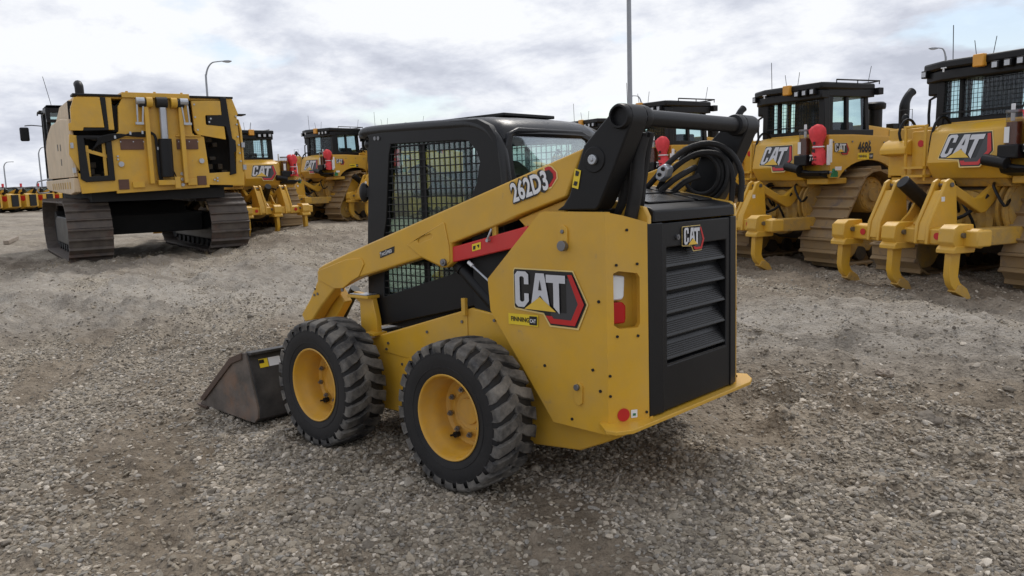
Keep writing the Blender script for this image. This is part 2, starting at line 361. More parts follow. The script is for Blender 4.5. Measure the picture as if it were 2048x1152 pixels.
at = me.attributes.new('lane', 'FLOAT', 'POINT'); at.data.foreach_set('value', np.append((lane(X, Y)+.6*sstep(18, 30, np.hypot(X-CAM.x, Y-CAM.y))).ravel(), 0))
gm = D.materials.new('gravel_ground'); gm.use_nodes = True; t = gm.node_tree; b = t.nodes['Principled BSDF']; l = t.links.new
b.inputs['Roughness'].default_value = .9; b.inputs['Specular IOR Level'].default_value = .2
tc = N(t, 'ShaderNodeTexCoord'); P = tc.outputs['Object']
v1 = N(t, 'ShaderNodeTexVoronoi', inp={'Scale': 34, 'Randomness': 1}); l(P, v1.inputs['Vector'])
v2 = N(t, 'ShaderNodeTexVoronoi', inp={'Scale': 85}); l(P, v2.inputs['Vector'])
v3 = N(t, 'ShaderNodeTexVoronoi', inp={'Scale': 13}); l(P, v3.inputs['Vector'])
PEB = [(0, (.13, .112, .088)), (.25, (.23, .20, .155)), (.5, (.31, .272, .215)), (.75, (.40, .35, .28)), (1, (.54, .49, .41))]
def cellcol(v):
    s_ = N(t, 'ShaderNodeSeparateColor'); l(v.outputs['Color'], s_.inputs[0]); r_ = ramp(t, PEB); l(s_.outputs[0], r_.inputs[0]); return r_.outputs[0]
mA = N(t, 'ShaderNodeMixRGB', inp={0: .4}); l(cellcol(v1), mA.inputs[1]); l(cellcol(v2), mA.inputs[2])
mC = N(t, 'ShaderNodeMixRGB', inp={0: .25}); l(mA.outputs[0], mC.inputs[1]); l(cellcol(v3), mC.inputs[2])
nd = N(t, 'ShaderNodeTexNoise', inp={'Scale': 9, 'Detail': 10, 'Roughness': .7}); l(P, nd.inputs['Vector'])
dr0 = ramp(t, [(.3, (.125, .10, .074)), (.7, (.30, .25, .188))]); l(nd.outputs[0], dr0.inputs[0])
dr1 = ramp(t, [(.3, (.23, .205, .17)), (.7, (.41, .38, .335))]); l(nd.outputs[0], dr1.inputs[0])
la = N(t, 'ShaderNodeAttribute', attribute_name='lane'); dr = N(t, 'ShaderNodeMixRGB'); l(la.outputs['Fac'], dr.inputs[0]); l(dr0.outputs[0], dr.inputs[1]); l(dr1.outputs[0], dr.inputs[2])
da = N(t, 'ShaderNodeAttribute', attribute_name='dirt'); nd2 = N(t, 'ShaderNodeTexNoise', inp={'Scale': 3.5, 'Detail': 9, 'Roughness': .75}); l(P, nd2.inputs['Vector'])
ad = N(t, 'ShaderNodeMath', operation='MULTIPLY_ADD', inp={1: 1.4}); l(nd2.outputs[0], ad.inputs[0]); l(da.outputs['Fac'], ad.inputs[2])
dm = ramp(t, [(.50, (0, 0, 0)), (.95, (.85, .85, .85))]); l(ad.outputs[0], dm.inputs[0])
mB = N(t, 'ShaderNodeMixRGB'); l(dm.outputs[0], mB.inputs[0]); l(mC.outputs[0], mB.inputs[1]); l(dr.outputs[0], mB.inputs[2])
# large scale tone: paler worn lanes, darker damp dirt, rut shading painted as streaks
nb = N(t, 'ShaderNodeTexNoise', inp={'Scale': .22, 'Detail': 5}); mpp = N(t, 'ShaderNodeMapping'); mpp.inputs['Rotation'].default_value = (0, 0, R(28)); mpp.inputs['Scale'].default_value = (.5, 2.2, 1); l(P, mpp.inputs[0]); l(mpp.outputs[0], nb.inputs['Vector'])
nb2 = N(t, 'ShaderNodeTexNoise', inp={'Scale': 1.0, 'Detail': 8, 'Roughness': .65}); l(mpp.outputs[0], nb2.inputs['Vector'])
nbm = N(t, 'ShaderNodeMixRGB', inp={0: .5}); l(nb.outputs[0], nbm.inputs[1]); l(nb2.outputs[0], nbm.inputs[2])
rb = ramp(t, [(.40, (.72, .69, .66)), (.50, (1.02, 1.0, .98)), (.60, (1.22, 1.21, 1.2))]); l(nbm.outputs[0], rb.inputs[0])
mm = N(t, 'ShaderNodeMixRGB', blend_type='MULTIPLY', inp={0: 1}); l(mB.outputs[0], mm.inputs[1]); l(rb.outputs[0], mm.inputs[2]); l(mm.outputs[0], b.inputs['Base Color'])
b1 = N(t, 'ShaderNodeBump', invert=True, inp={'Strength': .9, 'Distance': .018}); l(v1.outputs['Distance'], b1.inputs['Height'])
b2 = N(t, 'ShaderNodeBump', invert=True, inp={'Strength': .6, 'Distance': .008}); l(v2.outputs['Distance'], b2.inputs['Height']); l(b1.outputs[0], b2.inputs['Normal'])
b3 = N(t, 'ShaderNodeBump', inp={'Strength': .8, 'Distance': .03}); l(nd.outputs[0], b3.inputs['Height']); l(b2.outputs[0], b3.inputs['Normal']); l(b3.outputs[0], b.inputs['Normal'])
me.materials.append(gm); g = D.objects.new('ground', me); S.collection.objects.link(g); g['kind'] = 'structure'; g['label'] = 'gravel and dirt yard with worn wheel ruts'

# loose pebbles: points with instances of five small stones (uncountable, one object)
pm = D.materials.new('pebble_stone'); pm.use_nodes = True; t = pm.node_tree; b = t.nodes['Principled BSDF']; b.inputs['Roughness'].default_value = .8; b.inputs['Specular IOR Level'].default_value = .3
oi = N(t, 'ShaderNodeObjectInfo'); r_ = ramp(t, [(0, (.14, .122, .10)), (.2, (.23, .20, .16)), (.4, (.30, .265, .21)), (.6, (.38, .325, .25)), (.75, (.29, .275, .25)), (.9, (.47, .41, .33)), (1, (.66, .60, .51))]); t.links.new(oi.outputs['Random'], r_.inputs[0])
nn = N(t, 'ShaderNodeTexNoise', inp={'Scale': 2.5, 'Detail': 5}); c_ = N(t, 'ShaderNodeTexCoord'); t.links.new(c_.outputs['Object'], nn.inputs['Vector'])
mu = N(t, 'ShaderNodeMixRGB', blend_type='MULTIPLY', inp={0: .5}); t.links.new(r_.outputs[0], mu.inputs[1]); rr2 = ramp(t, [(.3, (.6, .56, .5)), (.7, (1.1, 1.1, 1.1))]); t.links.new(nn.outputs[0], rr2.inputs[0]); t.links.new(rr2.outputs[0], mu.inputs[2]); t.links.new(mu.outputs[0], b.inputs['Base Color'])
rs = np.random.RandomState(11); bands = [(2.2, 4.5, 3600, .0130), (4.5, 7, 2700, .0130), (7, 10, 1500, .0128), (10, 15, 500, .0145), (15, 24, 90, .017)]
pts = []; scl = []
for ra, rb_, den, sz in bands:
    half = R(40); n = int(den*half*(rb_**2-ra**2)); rr_ = np.sqrt(rs.uniform(ra**2, rb_**2, n)); aa = YAW+rs.uniform(-half, half, n)
    x = CAM.x+rr_*np.cos(aa); y = CAM.y+rr_*np.sin(aa); d_ = dirtmask(x, y)
    keep = rs.rand(n) > .86*sstep(.02, .38, d_+.25*(rs.rand(n)-.5)); x, y = x[keep], y[keep]
    s_ = sz*np.exp(rs.normal(0, .34, len(x)))*(.72); pts.append(np.stack([x, y, height(x, y)+s_*.12], -1)); scl.append(s_)
pts = np.concatenate(pts); scl = np.concatenate(scl)
pme = D.meshes.new('loose_pebbles'); pme.vertices.add(len(pts)); pme.vertices.foreach_set('co', pts.ravel())
a_ = pme.attributes.new('sc', 'FLOAT', 'POINT'); a_.data.foreach_set('value', scl)
rot = np.stack([rs.normal(0, .35, len(pts)), rs.normal(0, .35, len(pts)), rs.uniform(0, 6.28, len(pts))], -1)
a_ = pme.attributes.new('ro', 'FLOAT_VECTOR', 'POINT'); a_.data.foreach_set('vector', rot.ravel())
pme.materials.append(pm); po = D.objects.new('loose_pebbles', pme); S.collection.objects.link(po)
tag(po, 'loose grey and tan pebbles strewn over the yard', kind='stuff')
gn = D.node_groups.new('pebbles', 'GeometryNodeTree'); gn.interface.new_socket('Geometry', in_out='INPUT', socket_type='NodeSocketGeometry'); gn.interface.new_socket('Geometry', in_out='OUTPUT', socket_type='NodeSocketGeometry')
gi = gn.nodes.new('NodeGroupInput'); go = gn.nodes.new('NodeGroupOutput'); jn = gn.nodes.new('GeometryNodeJoinGeometry'); l = gn.links.new
for k in range(6):
    ic = gn.nodes.new('GeometryNodeMeshIcoSphere'); ic.inputs['Subdivisions'].default_value = 2
    no = gn.nodes.new('ShaderNodeTexNoise'); no.inputs['Scale'].default_value = 1.1; no.inputs['Detail'].default_value = 1.5; no.noise_dimensions = '4D'; no.inputs['W'].default_value = k*7.3
    sub = gn.nodes.new('ShaderNodeVectorMath'); sub.operation = 'SUBTRACT'; sub.inputs[1].default_value = (.5, .5, .5); l(no.outputs['Color'], sub.inputs[0])
    sc_ = gn.nodes.new('ShaderNodeVectorMath'); sc_.operation = 'SCALE'; sc_.inputs['Scale'].default_value = 1.35; l(sub.outputs[0], sc_.inputs[0])
    sp = gn.nodes.new('GeometryNodeSetPosition'); l(ic.outputs[0], sp.inputs['Geometry']); l(sc_.outputs[0], sp.inputs['Offset'])
    tr = gn.nodes.new('GeometryNodeTransform'); l(sp.outputs[0], tr.inputs['Geometry']); tr.inputs['Scale'].default_value = [(1.25, .9, .62), (1, .85, .7), (1.5, .8, .5), (1.1, 1, .6), (.9, .8, .75), (1.35, 1.05, .45)][k]
    sm = gn.nodes.new('GeometryNodeSetMaterial'); sm.inputs['Material'].default_value = pm; l(tr.outputs[0], sm.inputs['Geometry'])
    g2 = gn.nodes.new('GeometryNodeGeometryToInstance'); l(sm.outputs[0], g2.inputs[0]); l(g2.outputs[0], jn.inputs[0])
ip = gn.nodes.new('GeometryNodeInstanceOnPoints'); ip.inputs['Pick Instance'].default_value = True; l(gi.outputs[0], ip.inputs['Points']); l(jn.outputs[0], ip.inputs['Instance'])
na_ = gn.nodes.new('GeometryNodeInputNamedAttribute'); na_.data_type = 'FLOAT'; na_.inputs['Name'].default_value = 'sc'; l(na_.outputs['Attribute'], ip.inputs['Scale'])
nr_ = gn.nodes.new('GeometryNodeInputNamedAttribute'); nr_.data_type = 'FLOAT_VECTOR'; nr_.inputs['Name'].default_value = 'ro'
e2r = gn.nodes.new('FunctionNodeEulerToRotation'); l(nr_.outputs['Attribute'], e2r.inputs[0]); l(e2r.outputs[0], ip.inputs['Rotation'])
l(ip.outputs[0], go.inputs[0]); md = po.modifiers.new('scatter', 'NODES'); md.node_group = gn
print('pebbles', len(pts), 'ground', len(V))
# ================================================================== skid steer (x forward, y left)
SK = thing('skid_steer_loader', 'yellow and black skid steer loader standing alone in the foreground', 'skid steer loader', (-.017, .018, .001))
SK.rotation_euler = (.011, .010, 0)
def tyre_profile(): # r, h (h=0 at centre of width, + outer)
    return [(.222, .135), (.236, .142), (.262, .150), (.305, .156), (.345, .157), (.374, .151), (.391, .125), (.396, .06), (.397, 0), (.396, -.06), (.391, -.125), (.374, -.151), (.345, -.157), (.305, -.156), (.262, -.150), (.236, -.142), (.222, -.135)]
def build_wheel(x, side):
    o = (x, side*.800, .415); d = (0, side, 0)
    tb = MB().lathe([(r_ if r_ < .3 else .3+(r_-.3)*.94, h_*.90) for r_, h_ in tyre_profile()], o, d, 72).build('tyre', rub, SK, smooth=50)
    m = MB()                                   # moulding rings on the sidewall
    for r_, h_ in ((.345, .1412), (.275, .138), (.368, .134)): m.lathe([(r_-.004, h_-.003), (r_-.002, h_+.001), (r_+.002, h_+.001), (r_+.004, h_-.003)], o, d, 72)
    m.build('sidewall_ring', rub, tb, smooth=50)
    lg = MB(); np_ = 25; pitch = 2*PI/np_
    cols = [(.153, .350, .0, .50), (.159, .368, .0, .58), (.160, .395, .02, .66), (.148, .410, .05, .68), (.10, .4165, .22, .60), (.06, .4185, .32, .56), (.015, .419, .58, .58), (-.022, .412, .66, .52)]
    for hs in (1, -1):
        for k in range(np_):
            vs = []; t0 = k*pitch+(0 if hs > 0 else .5*pitch)+.13
            for (h, r_, s0, wd) in cols:
                a0, a1 = t0+(s0-wd/2)*pitch, t0+(s0+wd/2)*pitch; e = .03*pitch; rb_ = (.386 if r_ > .39 else r_-.02)
                for a, rr_ in ((a0-e, rb_), (a0, r_), (a1, r_), (a1+e, rb_)):
                    rr_ = .3+(rr_-.3)*.93; vs.append((x+rr_*math.sin(a), o[1]+side*hs*h*.90, .415+rr_*math.cos(a)))
            n = len(cols); fs = []
            for j in range(n-1): fs += [(j*4+i, j*4+i+1, j*4+5+i, j*4+4+i) for i in range(3)]
            fs += [(0, 1, 2, 3), tuple((n-1)*4+i for i in range(4))]
            lg.add(vs, fs)
    lg.build('tread', lugm, tb, smooth=22, bevel=.004)
    rp = [(.230, .138), (.236, .146), (.232, .150), (.225, .147), (.217, .130), (.214, .09), (.200, .075), (.193, .02), (.188, -.02), (.172, -.032), (.150, -.03), (.128, -.012), (.108, -.008), (.100, -.020), (.075, -.024), (.070, -.012), (.001, -.010)]
    rim = MB().lathe([(r_, h_-.014) for r_, h_ in rp], o, d, 56).build('rim', yrim, SK, smooth=40)
    bm_ = MB()
    for k in range(8):
        a = 2*PI*k/8+.2; c = Vector((x+.125*math.sin(a), o[1]+side*(-.012), .415+.125*math.cos(a)))
        bm_.cyl(c, c+Vector((0, side*.014, 0)), .016, n=6); bm_.cyl(c, c+Vector((0, side*.026, 0)), .008, n=8)
    bm_.build('wheel_bolt', bolt, rim, smooth=30, split=True)
    a = PI+.55; c = Vector((x+.165*math.sin(-a), o[1]+side*(-.028), .415+.165*math.cos(a)))
    MB().cyl(c, c+Vector((0, side*.03, 0)), .017, n=14).cyl(c+Vector((0, side*.03, 0)), c+Vector((.01, side*.055, 0)), .006).build('valve', blk, rim)
for x in (0, 1.248):
    for sd_ in (1, -1): build_wheel(x, sd_)
# lower body
ch = MB().prism([(1.50, .26), (1.56, .42), (1.42, .60), (1.02, .705), (.165, .945), (-.06, .92), (-.30, .92), (-.86, .50), (-.86, .38), (-.77, .335), (-.60, .258), (-.25, .226), (1.3, .215)], 'y', -.56, .56)
for s_ in (1, -1): ch.cyl((0, s_*.5, .415), (0, s_*.70, .415), .12, n=28).cyl((1.248, s_*.5, .415), (1.248, s_*.70, .415), .12, n=28)
body = ch.build('chassis', yel, SK, bevel=.008)
for s_ in (1, -1):
    m = MB(s_)      # bolted cover plate, seam strip and access hatch on the body side
    m.plate([[(.99, .700), (.20, .915), (.20, .60), (.34, .56), (.99, .60)]], 'y', .561, .566)
    m.plate([[(.55, .60), (.78, .58), (.84, .52), (.84, .36), (.78, .30), (.50, .30), (.46, .36), (.46, .54)]], 'y', .561, .567)
    m.box((.195, .561, .90), (.225, .585, 1.0)); m.build('side_cover', yel, body, bevel=.002)
    b_ = MB(s_)
    for x, z in ((.93, .66), (.55, .77), (.24, .86), (.24, .66), (.8, .54), (.8, .33), (.52, .33), (.5, .54), (.52, .45), (.95, .62), (-.02, .89)): b_.cyl((x, .566, z), (x, .573, z), .009, n=8)
    b_.build('cover_bolt', bolt, body, split=True)
# rear corner plates (side plate, then folded round towards the engine door)
for s_ in (1, -1):
    nm = 'tower_side_panel'
    m = MB(s_)
    m.plate([[(-.472, 1.494), (-.845, 1.488), (-.845, .405), (-.825, .405), (-.496, .412), (-.069, .96), (-.055, 1.132), (-.405, 1.456), (-.44, 1.488)]], 'y', .607, .645)
    P0, P1 = Vector((-.845, .645, 0)), Vector((-.952, .452, 0)); dd = P1-P0; nn_ = Vector((dd.y, -dd.x, 0)).normalized()
    fn = lambda u, v, w: tuple(P0+dd*u+nn_*w)[:2]+(v,)
    hole = [(.17, .945), (.30, .925), (.74, .925), (.80, .945), (.80, 1.17), (.74, 1.19), (.30, 1.205), (.17, 1.195)]
    m.plate([[(0, .405), (0, 1.488), (.4, 1.47), (1, 1.432), (1, .455)], hole], 'y', 0, -.035, fn)
    m.plate([[(1.005, .46), (1.005, 1.50), (1.0, 1.515), (.92, 1.525), (.90, 1.40), (.90, .46)]], 'y', -.036, -.05, fn) if 0 else None
    pan = m.build(nm, yel, SK, bevel=.006)
    m = MB(s_)      # recess behind the lamp window
    m.plate([[(.10, .88), (.90, .88), (.90, 1.24), (.10, 1.24)]], 'y', -.085, -.09, fn); m.build('lamp_housing', yel, pan)
    fq = lambda u, v, w: tuple(Vector(fn(u, v, w)))
    m = MB(s_).plate([[(.18, 1.06), (.44, 1.06), (.50, 1.08), (.52, 1.175), (.18, 1.185)]], 'y', -.035, -.08, fn); m.build('white_lamp', whl, pan, bevel=.008)
    m = MB(s_).plate([[(.16, .945), (.50, .945), (.53, .97), (.53, 1.03), (.46, 1.05), (.16, 1.05)]], 'y', -.03, -.08, fn); m.build('red_lamp', redl, pan, bevel=.008)
    m = MB(s_)
    m.plate([[(.55, .935), (.58, .935), (.80, .935), (.80, .95), (.60, .95), (.58, 1.19), (.55, 1.19)]], 'y', -.04, -.08, fn) if 0 else None
    b_ = MB(s_)
    for u, v in ((.24, 1.235), (.74, 1.235), (.24, .89), (.74, .885), (.05, .70), (.05, .60), (.5, 1.40), (.93, .50)):
        p = Vector(fn(u, v, 0)); b_.cyl(p-nn_*.002, p+nn_*.006, .007, n=8)
    for x, z in ((-.448, .703), (-.757, .720), (-.62, .45), (-.80, 1.06), (-.80, .62)): b_.cyl((x, .64, z), (x, .650, z), .008, n=8)
    b_.build('panel_bolt', dark, pan, split=True)
    m = MB(s_)      # pin keepers
    def keeper(x, z0, z1, r_, top):
        m.plate([[(x+r_*math.cos(a), (z0 if math.sin(a) > 0 else z1)+r_*math.sin(a)) for a in [2*PI*k/20 for k in range(20)]]], 'y', .645, .655)
    keeper(-.592, 1.395, 1.335, .030, 1); keeper(-.668, .62, .555, .025, 0); m.build('pin_keeper', yel, pan, bevel=.003, split=True)
    m = MB(s_); m.cyl((-.598, .65, 1.325), (-.598, .678, 1.325), .026, n=22).cyl((-.664, .65, .622), (-.664, .668, .622), .016, n=18); m.cyl((-.592, .65, 1.395), (-.592, .662, 1.395), .011, n=6)
    m.build('pin', bolt, pan, bevel=.002, split=True)
    if s_ > 0:
        logo((-.258, .647, 1.196), (-1, 0, 0), (0, 0, 1), .472, (0, 1, 0), pan, 'logo_decal')
        m = MB(); Y = .649
        m.mi = 0; m.flat([(-.205, Y, .958), (-.415, Y, .962), (-.412, Y, .902), (-.205, Y, .900)])
        m.mi = 1; m.text('FINNING', .034, (-.226, Y+.003, .920), (-1, 0, 0), (0, 0, 1), .02, .96)
        m.flat([(-.356, Y+.003, .954), (-.408, Y+.003, .955), (-.406, Y+.003, .909), (-.355, Y+.003, .908)])
        m.mi = 2; m.text('CAT', .026, (-.360, Y+.005, .921), (-1, 0, 0), (0, 0, 1), .03, .8)
        m.build('dealer_sticker', [stick, lblk, white], pan, smooth=0)
        p = Vector(fn(.36, .50, 0)); m = MB(); u_ = dd.normalized()
        m.flat([p+u_*.033*math.cos(a)+Vector((0, 0, .033*math.sin(a)))+nn_*.003 for a in [2*PI*k/28 for k in range(28)]]); m.build('red_dot_sticker', lred, pan, smooth=0)
        p = Vector(fn(.62, .50, 0)); m = MB(); m.flat([p+u_*a_*.017+Vector((0, 0, b_*.02))+nn_*.003 for a_, b_ in ((-1, -1), (1, -1), (1, 1), (-1, 1))]); m.mi = 1
        m.flat([p+u_*a_*.008+Vector((0, 0, b_*.006-.004))+nn_*.005 for a_, b_ in ((-1, -1), (1, -1), (1, 1), (-1, 1))]); m.build('small_label', [white, green], pan, smooth=0)
# inner tower edge strips beside the hood
for s_ in (1, -1):
    MB(s_).plate([[(-.955, .46), (-.955, 1.46), (-.93, 1.505), (-.87, 1.515), (-.45, 1.60), (-.15, 1.66), (-.15, .95)]], 'y', .418, .448).build('inner_side_plate', yel, SK, bevel=.006)
# bumper
MB().prism([(-.80, .66), (-.90, .745), (-.955, .735), (-1.0, .66), (-1.005, -.52), (-.975, -.60), (-.90, -.69), (-.80, -.66)], 'z', .446, .466).build('rear_bumper', yel, SK, bevel=.003)
MB().prism([(-.55, .55), (-.82, .50), (-.82, -.50), (-.55, -.55)], 'z', .36, .445).build('counterweight', yel, SK, bevel=.02)
# engine door
dr_ = MB()
dr_.prism([(-.90, .455), (-.955, .452), (-.968, .338), (-.90, .338)], 'z', .472, 1.425)
dr_.prism([(-.90, -.455), (-.955, -.44), (-.968, -.352), (-.90, -.352)], 'z', .472, 1.425)
dr_.plate([[(.336, .475), (.336, 1.42), (-.35, 1.42), (-.35, .475)], [(.300, .705), (.300, 1.30), (-.310, 1.30), (-.310, .705)]], 'x', -.962, -.90)
door = dr_.build('engine_door', blk, SK, bevel=.005)
MB().box((-.905, -.32, .69), (-.87, .31, 1.31)).build('radiator_screen', dark, door)
lv = MB(); zs = [1.285, 1.168, 1.050, .933, .816]
for z in zs:
    pr_ = [(-.912, z+.004), (-.956, z-.078), (-.957, z-.086), (-.950, z-.090), (-.936, z-.078), (-.902, z-.006)]
    lv.plate([pr_], 'y', -.308, .298)
    for k in range(6):
        f_ = .30+.115*k; xq, zq = -.912-.044*f_, z+.004-.082*f_; lv.box((xq-.0035, -.307, zq-.0022), (xq+.004, .297, zq+.0022))
lv.box((-.96, -.309, .700), (-.93, .299, .712)); lv.build('louvre', blkg, door, bevel=.0012)
MB().cyl((-.962, .20, 1.345), (-.972, .20, 1.345), .014, n=18).cyl((-.97, .20, 1.345), (-.976, .20, 1.345), .007, n=12).build('door_lock', bolt, door)
logo((-.963, .155, 1.392), (0, -1, 0), (0, 0, 1), .215, (-1, 0, 0), door, 'logo_decal')
# rear faces towards the camera: squeeze of the rear logo is handled by its own size
# hood
hz = lambda x: 1.49+(x+.95)*.205
m = MB(); x0, x1 = -.962, -.10
m.add([(x0, .41, 1.432), (x0, -.41, 1.432), (x0, -.405, hz(x0)-.004), (x0, .405, hz(x0)-.004), (x0+.03, -.40, hz(x0)+.012), (x0+.03, .40, hz(x0)+.012), (x1, -.40, hz(x1)), (x1, .40, hz(x1)), (x1, -.41, 1.43), (x1, .41, 1.43)],
      [(0, 1, 2, 3), (3, 2, 4, 5), (5, 4, 6, 7), (6, 8, 9, 7), (0, 3, 5, 7, 9), (1, 8, 6, 4, 2)])
hood = m.build('engine_hood', blk, SK, bevel=.008)
m = MB()
for k in range(3):
    xa = -.86+k*.20; xb = xa+.165
    for ya, yb in ((.30, -.15), (-.19, -.34)):
        m.add([(xa, ya, hz(xa)+.010), (xb, ya, hz(xb)+.010), (xb, yb, hz(xb)+.010), (xa, yb, hz(xa)+.010), (xa, ya, hz(xa)+.018), (xb, ya, hz(xb)+.018), (xb, yb, hz(xb)+.018), (xa, yb, hz(xa)+.018)],
              [(0, 3, 2, 1), (4, 5, 6, 7), (0, 1, 5, 4), (1, 2, 6, 5), (2, 3, 7, 6), (3, 0, 4, 7)])
m.build('hood_grille', blkg, hood, bevel=.002, split=True)
# lift arms
for s_ in (1, -1):
    m = MB(s_)
    m.plate([[(-.723, 1.798), (1.229, 1.235), (1.50, 1.150), (1.575, 1.118), (1.596, 1.09), (1.597, 1.032), (1.70, .90), (1.822, .779), (1.784, .729), (1.676, .752), (1.562, .862), (1.40, .985), (1.27, 1.033), (1.17, 1.066), (.501, 1.224), (.334, 1.175), (.285, 1.176), (.24, 1.205), (.237, 1.317), (-.248, 1.458), (-.30, 1.48), (-.612, 1.568)]], 'y', .545, .64)
    arm = m.build('lift_arm', yel, SK, bevel=.012, seg=3)
    m = MB(s_)
    m.plate([[(.621, 1.300), (.30, 1.435), (.283, 1.435), (.25, 1.30), (.248, 1.215), (.285, 1.188), (.335, 1.188), (.50, 1.235)], [(.52, 1.326), (.515, 1.311), (.39, 1.345), (.385, 1.363), (.40, 1.372), (.51, 1.342)]], 'y', .640, .647)
    m.plate([[(1.56, 1.105), (1.25, 1.19), (1.10, 1.205), (1.07, 1.195), (1.055, 1.165), (1.115, 1.085), (1.20, 1.05), (1.29, 1.0), (1.40, .99), (1.585, 1.04)]], 'y', .640, .646)
    m.build('arm_gusset', yel, arm, bevel=.004, split=True)
    MB(s_).prism([(-.25, 1.452), (-.60, 1.560), (-.62, 1.53), (-.45, 1.40), (-.30, 1.41)], 'y', .56, .60).build('arm_web', yel, arm, bevel=.004)
    b_ = MB(s_)
    for x, z in ((1.63, .975), (1.60, .94), (1.64, .93), (1.40, 1.105)): b_.cyl((x, .636, z), (x, .645, z), .010, n=10)
    b_.cyl((1.31, .636, .985), (1.31, .645, .985), .012, n=12); b_.build('arm_bolt', bolt, arm, split=True)
    MB(s_).cyl((.293, .64, 1.207), (.293, .662, 1.207), .022, n=20).cyl((.293, .66, 1.207), (.293, .668, 1.207), .010, n=8).build('pin', bolt, arm, bevel=.002, split=True)
    # inner drop leg and coupler side
    MB(s_).prism([(1.56, 1.0), (1.76, .80), (1.93, .45), (1.97, .20), (1.85, .16), (1.78, .35), (1.62, .70), (1.45, .88)], 'y', .46, .53).build('arm_drop_leg', yel, arm, bevel=.008)
    if s_ > 0:
        Y = .642; ux = Vector((-.965, 0, .262)).normalized(); uy = Vector((.262, 0, .965)).normalized()
        m = MB(); O = Vector((-.262, Y, 1.545))
        def dl(pts, mi, k): m.mi = mi; m.flat([O+ux*u+uy*v+Vector((0, .0015*k, 0)) for u, v in pts])
        dl([(.005, -.010), (.262, -.010), (.315, .025), (.325, .06), (.30, .105), (.255, .118), (.005, .118), (-.01, .10), (-.01, .005)], 0, 0) if 0 else None
        dl([(.24, -.004), (.262, -.004), (.318, .03), (.324, .062), (.30, .10), (.28, .112), (.24, .112)], 3, 0.5)
        dl([(.25, .004), (.268, .004), (.310, .035), (.316, .062), (.293, .098), (.275, .106), (.25, .106)], 2, 1)
        dl([(.245, .02), (.262, .02), (.292, .042), (.295, .062), (.278, .088), (.245, .09)], 1, 2)
        m.mi = 1; m.text('262D3', .135, O+Vector((0, .005, 0))-ux*.006, ux, uy, .085, .66)
        m.mi = 0; m.text('262D3', .135, O+Vector((0, .007, 0)), ux, uy, .03, .70)
        m.build('model_decal', [white, lblk, lred, cream], arm, smooth=0)
        m = MB(); m.mi = 0; m.flat([(.89, Y, 1.249), (.742, Y, 1.290), (.748, Y, 1.250), (.888, Y, 1.210)])
        m.mi = 1; m.text('T', .034, (.882, Y+.002, 1.221), ux, uy, .02, .72); m.text('WO', .026, (.866, Y+.002, 1.2255), ux, uy, .02, .80); m.text('S', .034, (.824, Y+.002, 1.2375), ux, uy, .02, .72); m.text('PEED', .026, (.809, Y+.002, 1.2415), ux, uy, .02, .80); m.build('two_speed_decal', [lblk, white], arm, smooth=0)
    arm.location = (.022, -.028*s_, -.002)
    # black rear link
    m = MB(s_)
    m.plate([[(-.735, 1.806), (-.641, 1.574), (-.60, 1.522), (-.555, 1.497), (-.80, 1.497), (-.822, 1.52), (-.915, 1.70), (-1.008, 1.89)]+[(-.957+.060*math.cos(a), 1.925+.060*math.sin(a)) for a in [R(-20-22*k) for k in range(-9, -1)][::-1] if 0]+[(-1.017, 1.925), (-1.008, 1.958), (-.984, 1.980), (-.950, 1.986), (-.920, 1.974), (-.900, 1.950)]], 'y', .525, .655)
    m.plate([[(-.58, 1.50), (-.60, 1.35), (-.78, 1.35), (-.79, 1.50)]], 'y', .46, .60)
    lk = m.build('rear_link', blk, SK, bevel=.014, seg=3)
    MB(s_).cyl((-.797, .65, 1.736), (-.797, .661, 1.736), .062, n=32).build('link_boss', blk, lk, bevel=.004)
    MB(s_).cyl((-.797, .66, 1.736), (-.797, .677, 1.736), .024, n=24).cyl((-.797, .676, 1.736), (-.797, .682, 1.736), .010, n=6).build('pin', silver, lk, bevel=.003, split=True)
    lk.location = (.022, -.027*s_, 0)
    if s_ > 0:
        m = MB(); m.mi = 0; m.flat([(-.683, .659, 1.70), (-.720, .659, 1.688), (-.700, .659, 1.60), (-.662, .659, 1.61)]) ; m.mi = 1
        m.flat([(-.690, .661, 1.69), (-.711, .661, 1.683), (-.703, .661, 1.662), (-.685, .661, 1.665)]); m.flat([(-.680, .661, 1.64), (-.70, .661, 1.635), (-.692, .661, 1.615), (-.672, .661, 1.62)]); m.build('warning_label', [stick, lblk], lk, smooth=0)
# cross tube between the links
m = MB().cyl((-.935, -.60, 1.925), (-.935, .60, 1.925), .041, n=36, caps=False)
for s_ in (1, -1):
    m.lathe([(.041, .44), (.056, .445), (.060, .47), (.058, .498), (.050, .50)], (-.935, 0, 1.925), (0, s_, 0), 36)
    m.lathe([(.05, .605), (.056, .61), (.058, .645), (.053, .655), (.044, .655), (.042, .56), (.001, .56)], (-.935, 0, 1.925), (0, s_, 0), 36)
m.build('cross_tube', blk, SK, smooth=40)
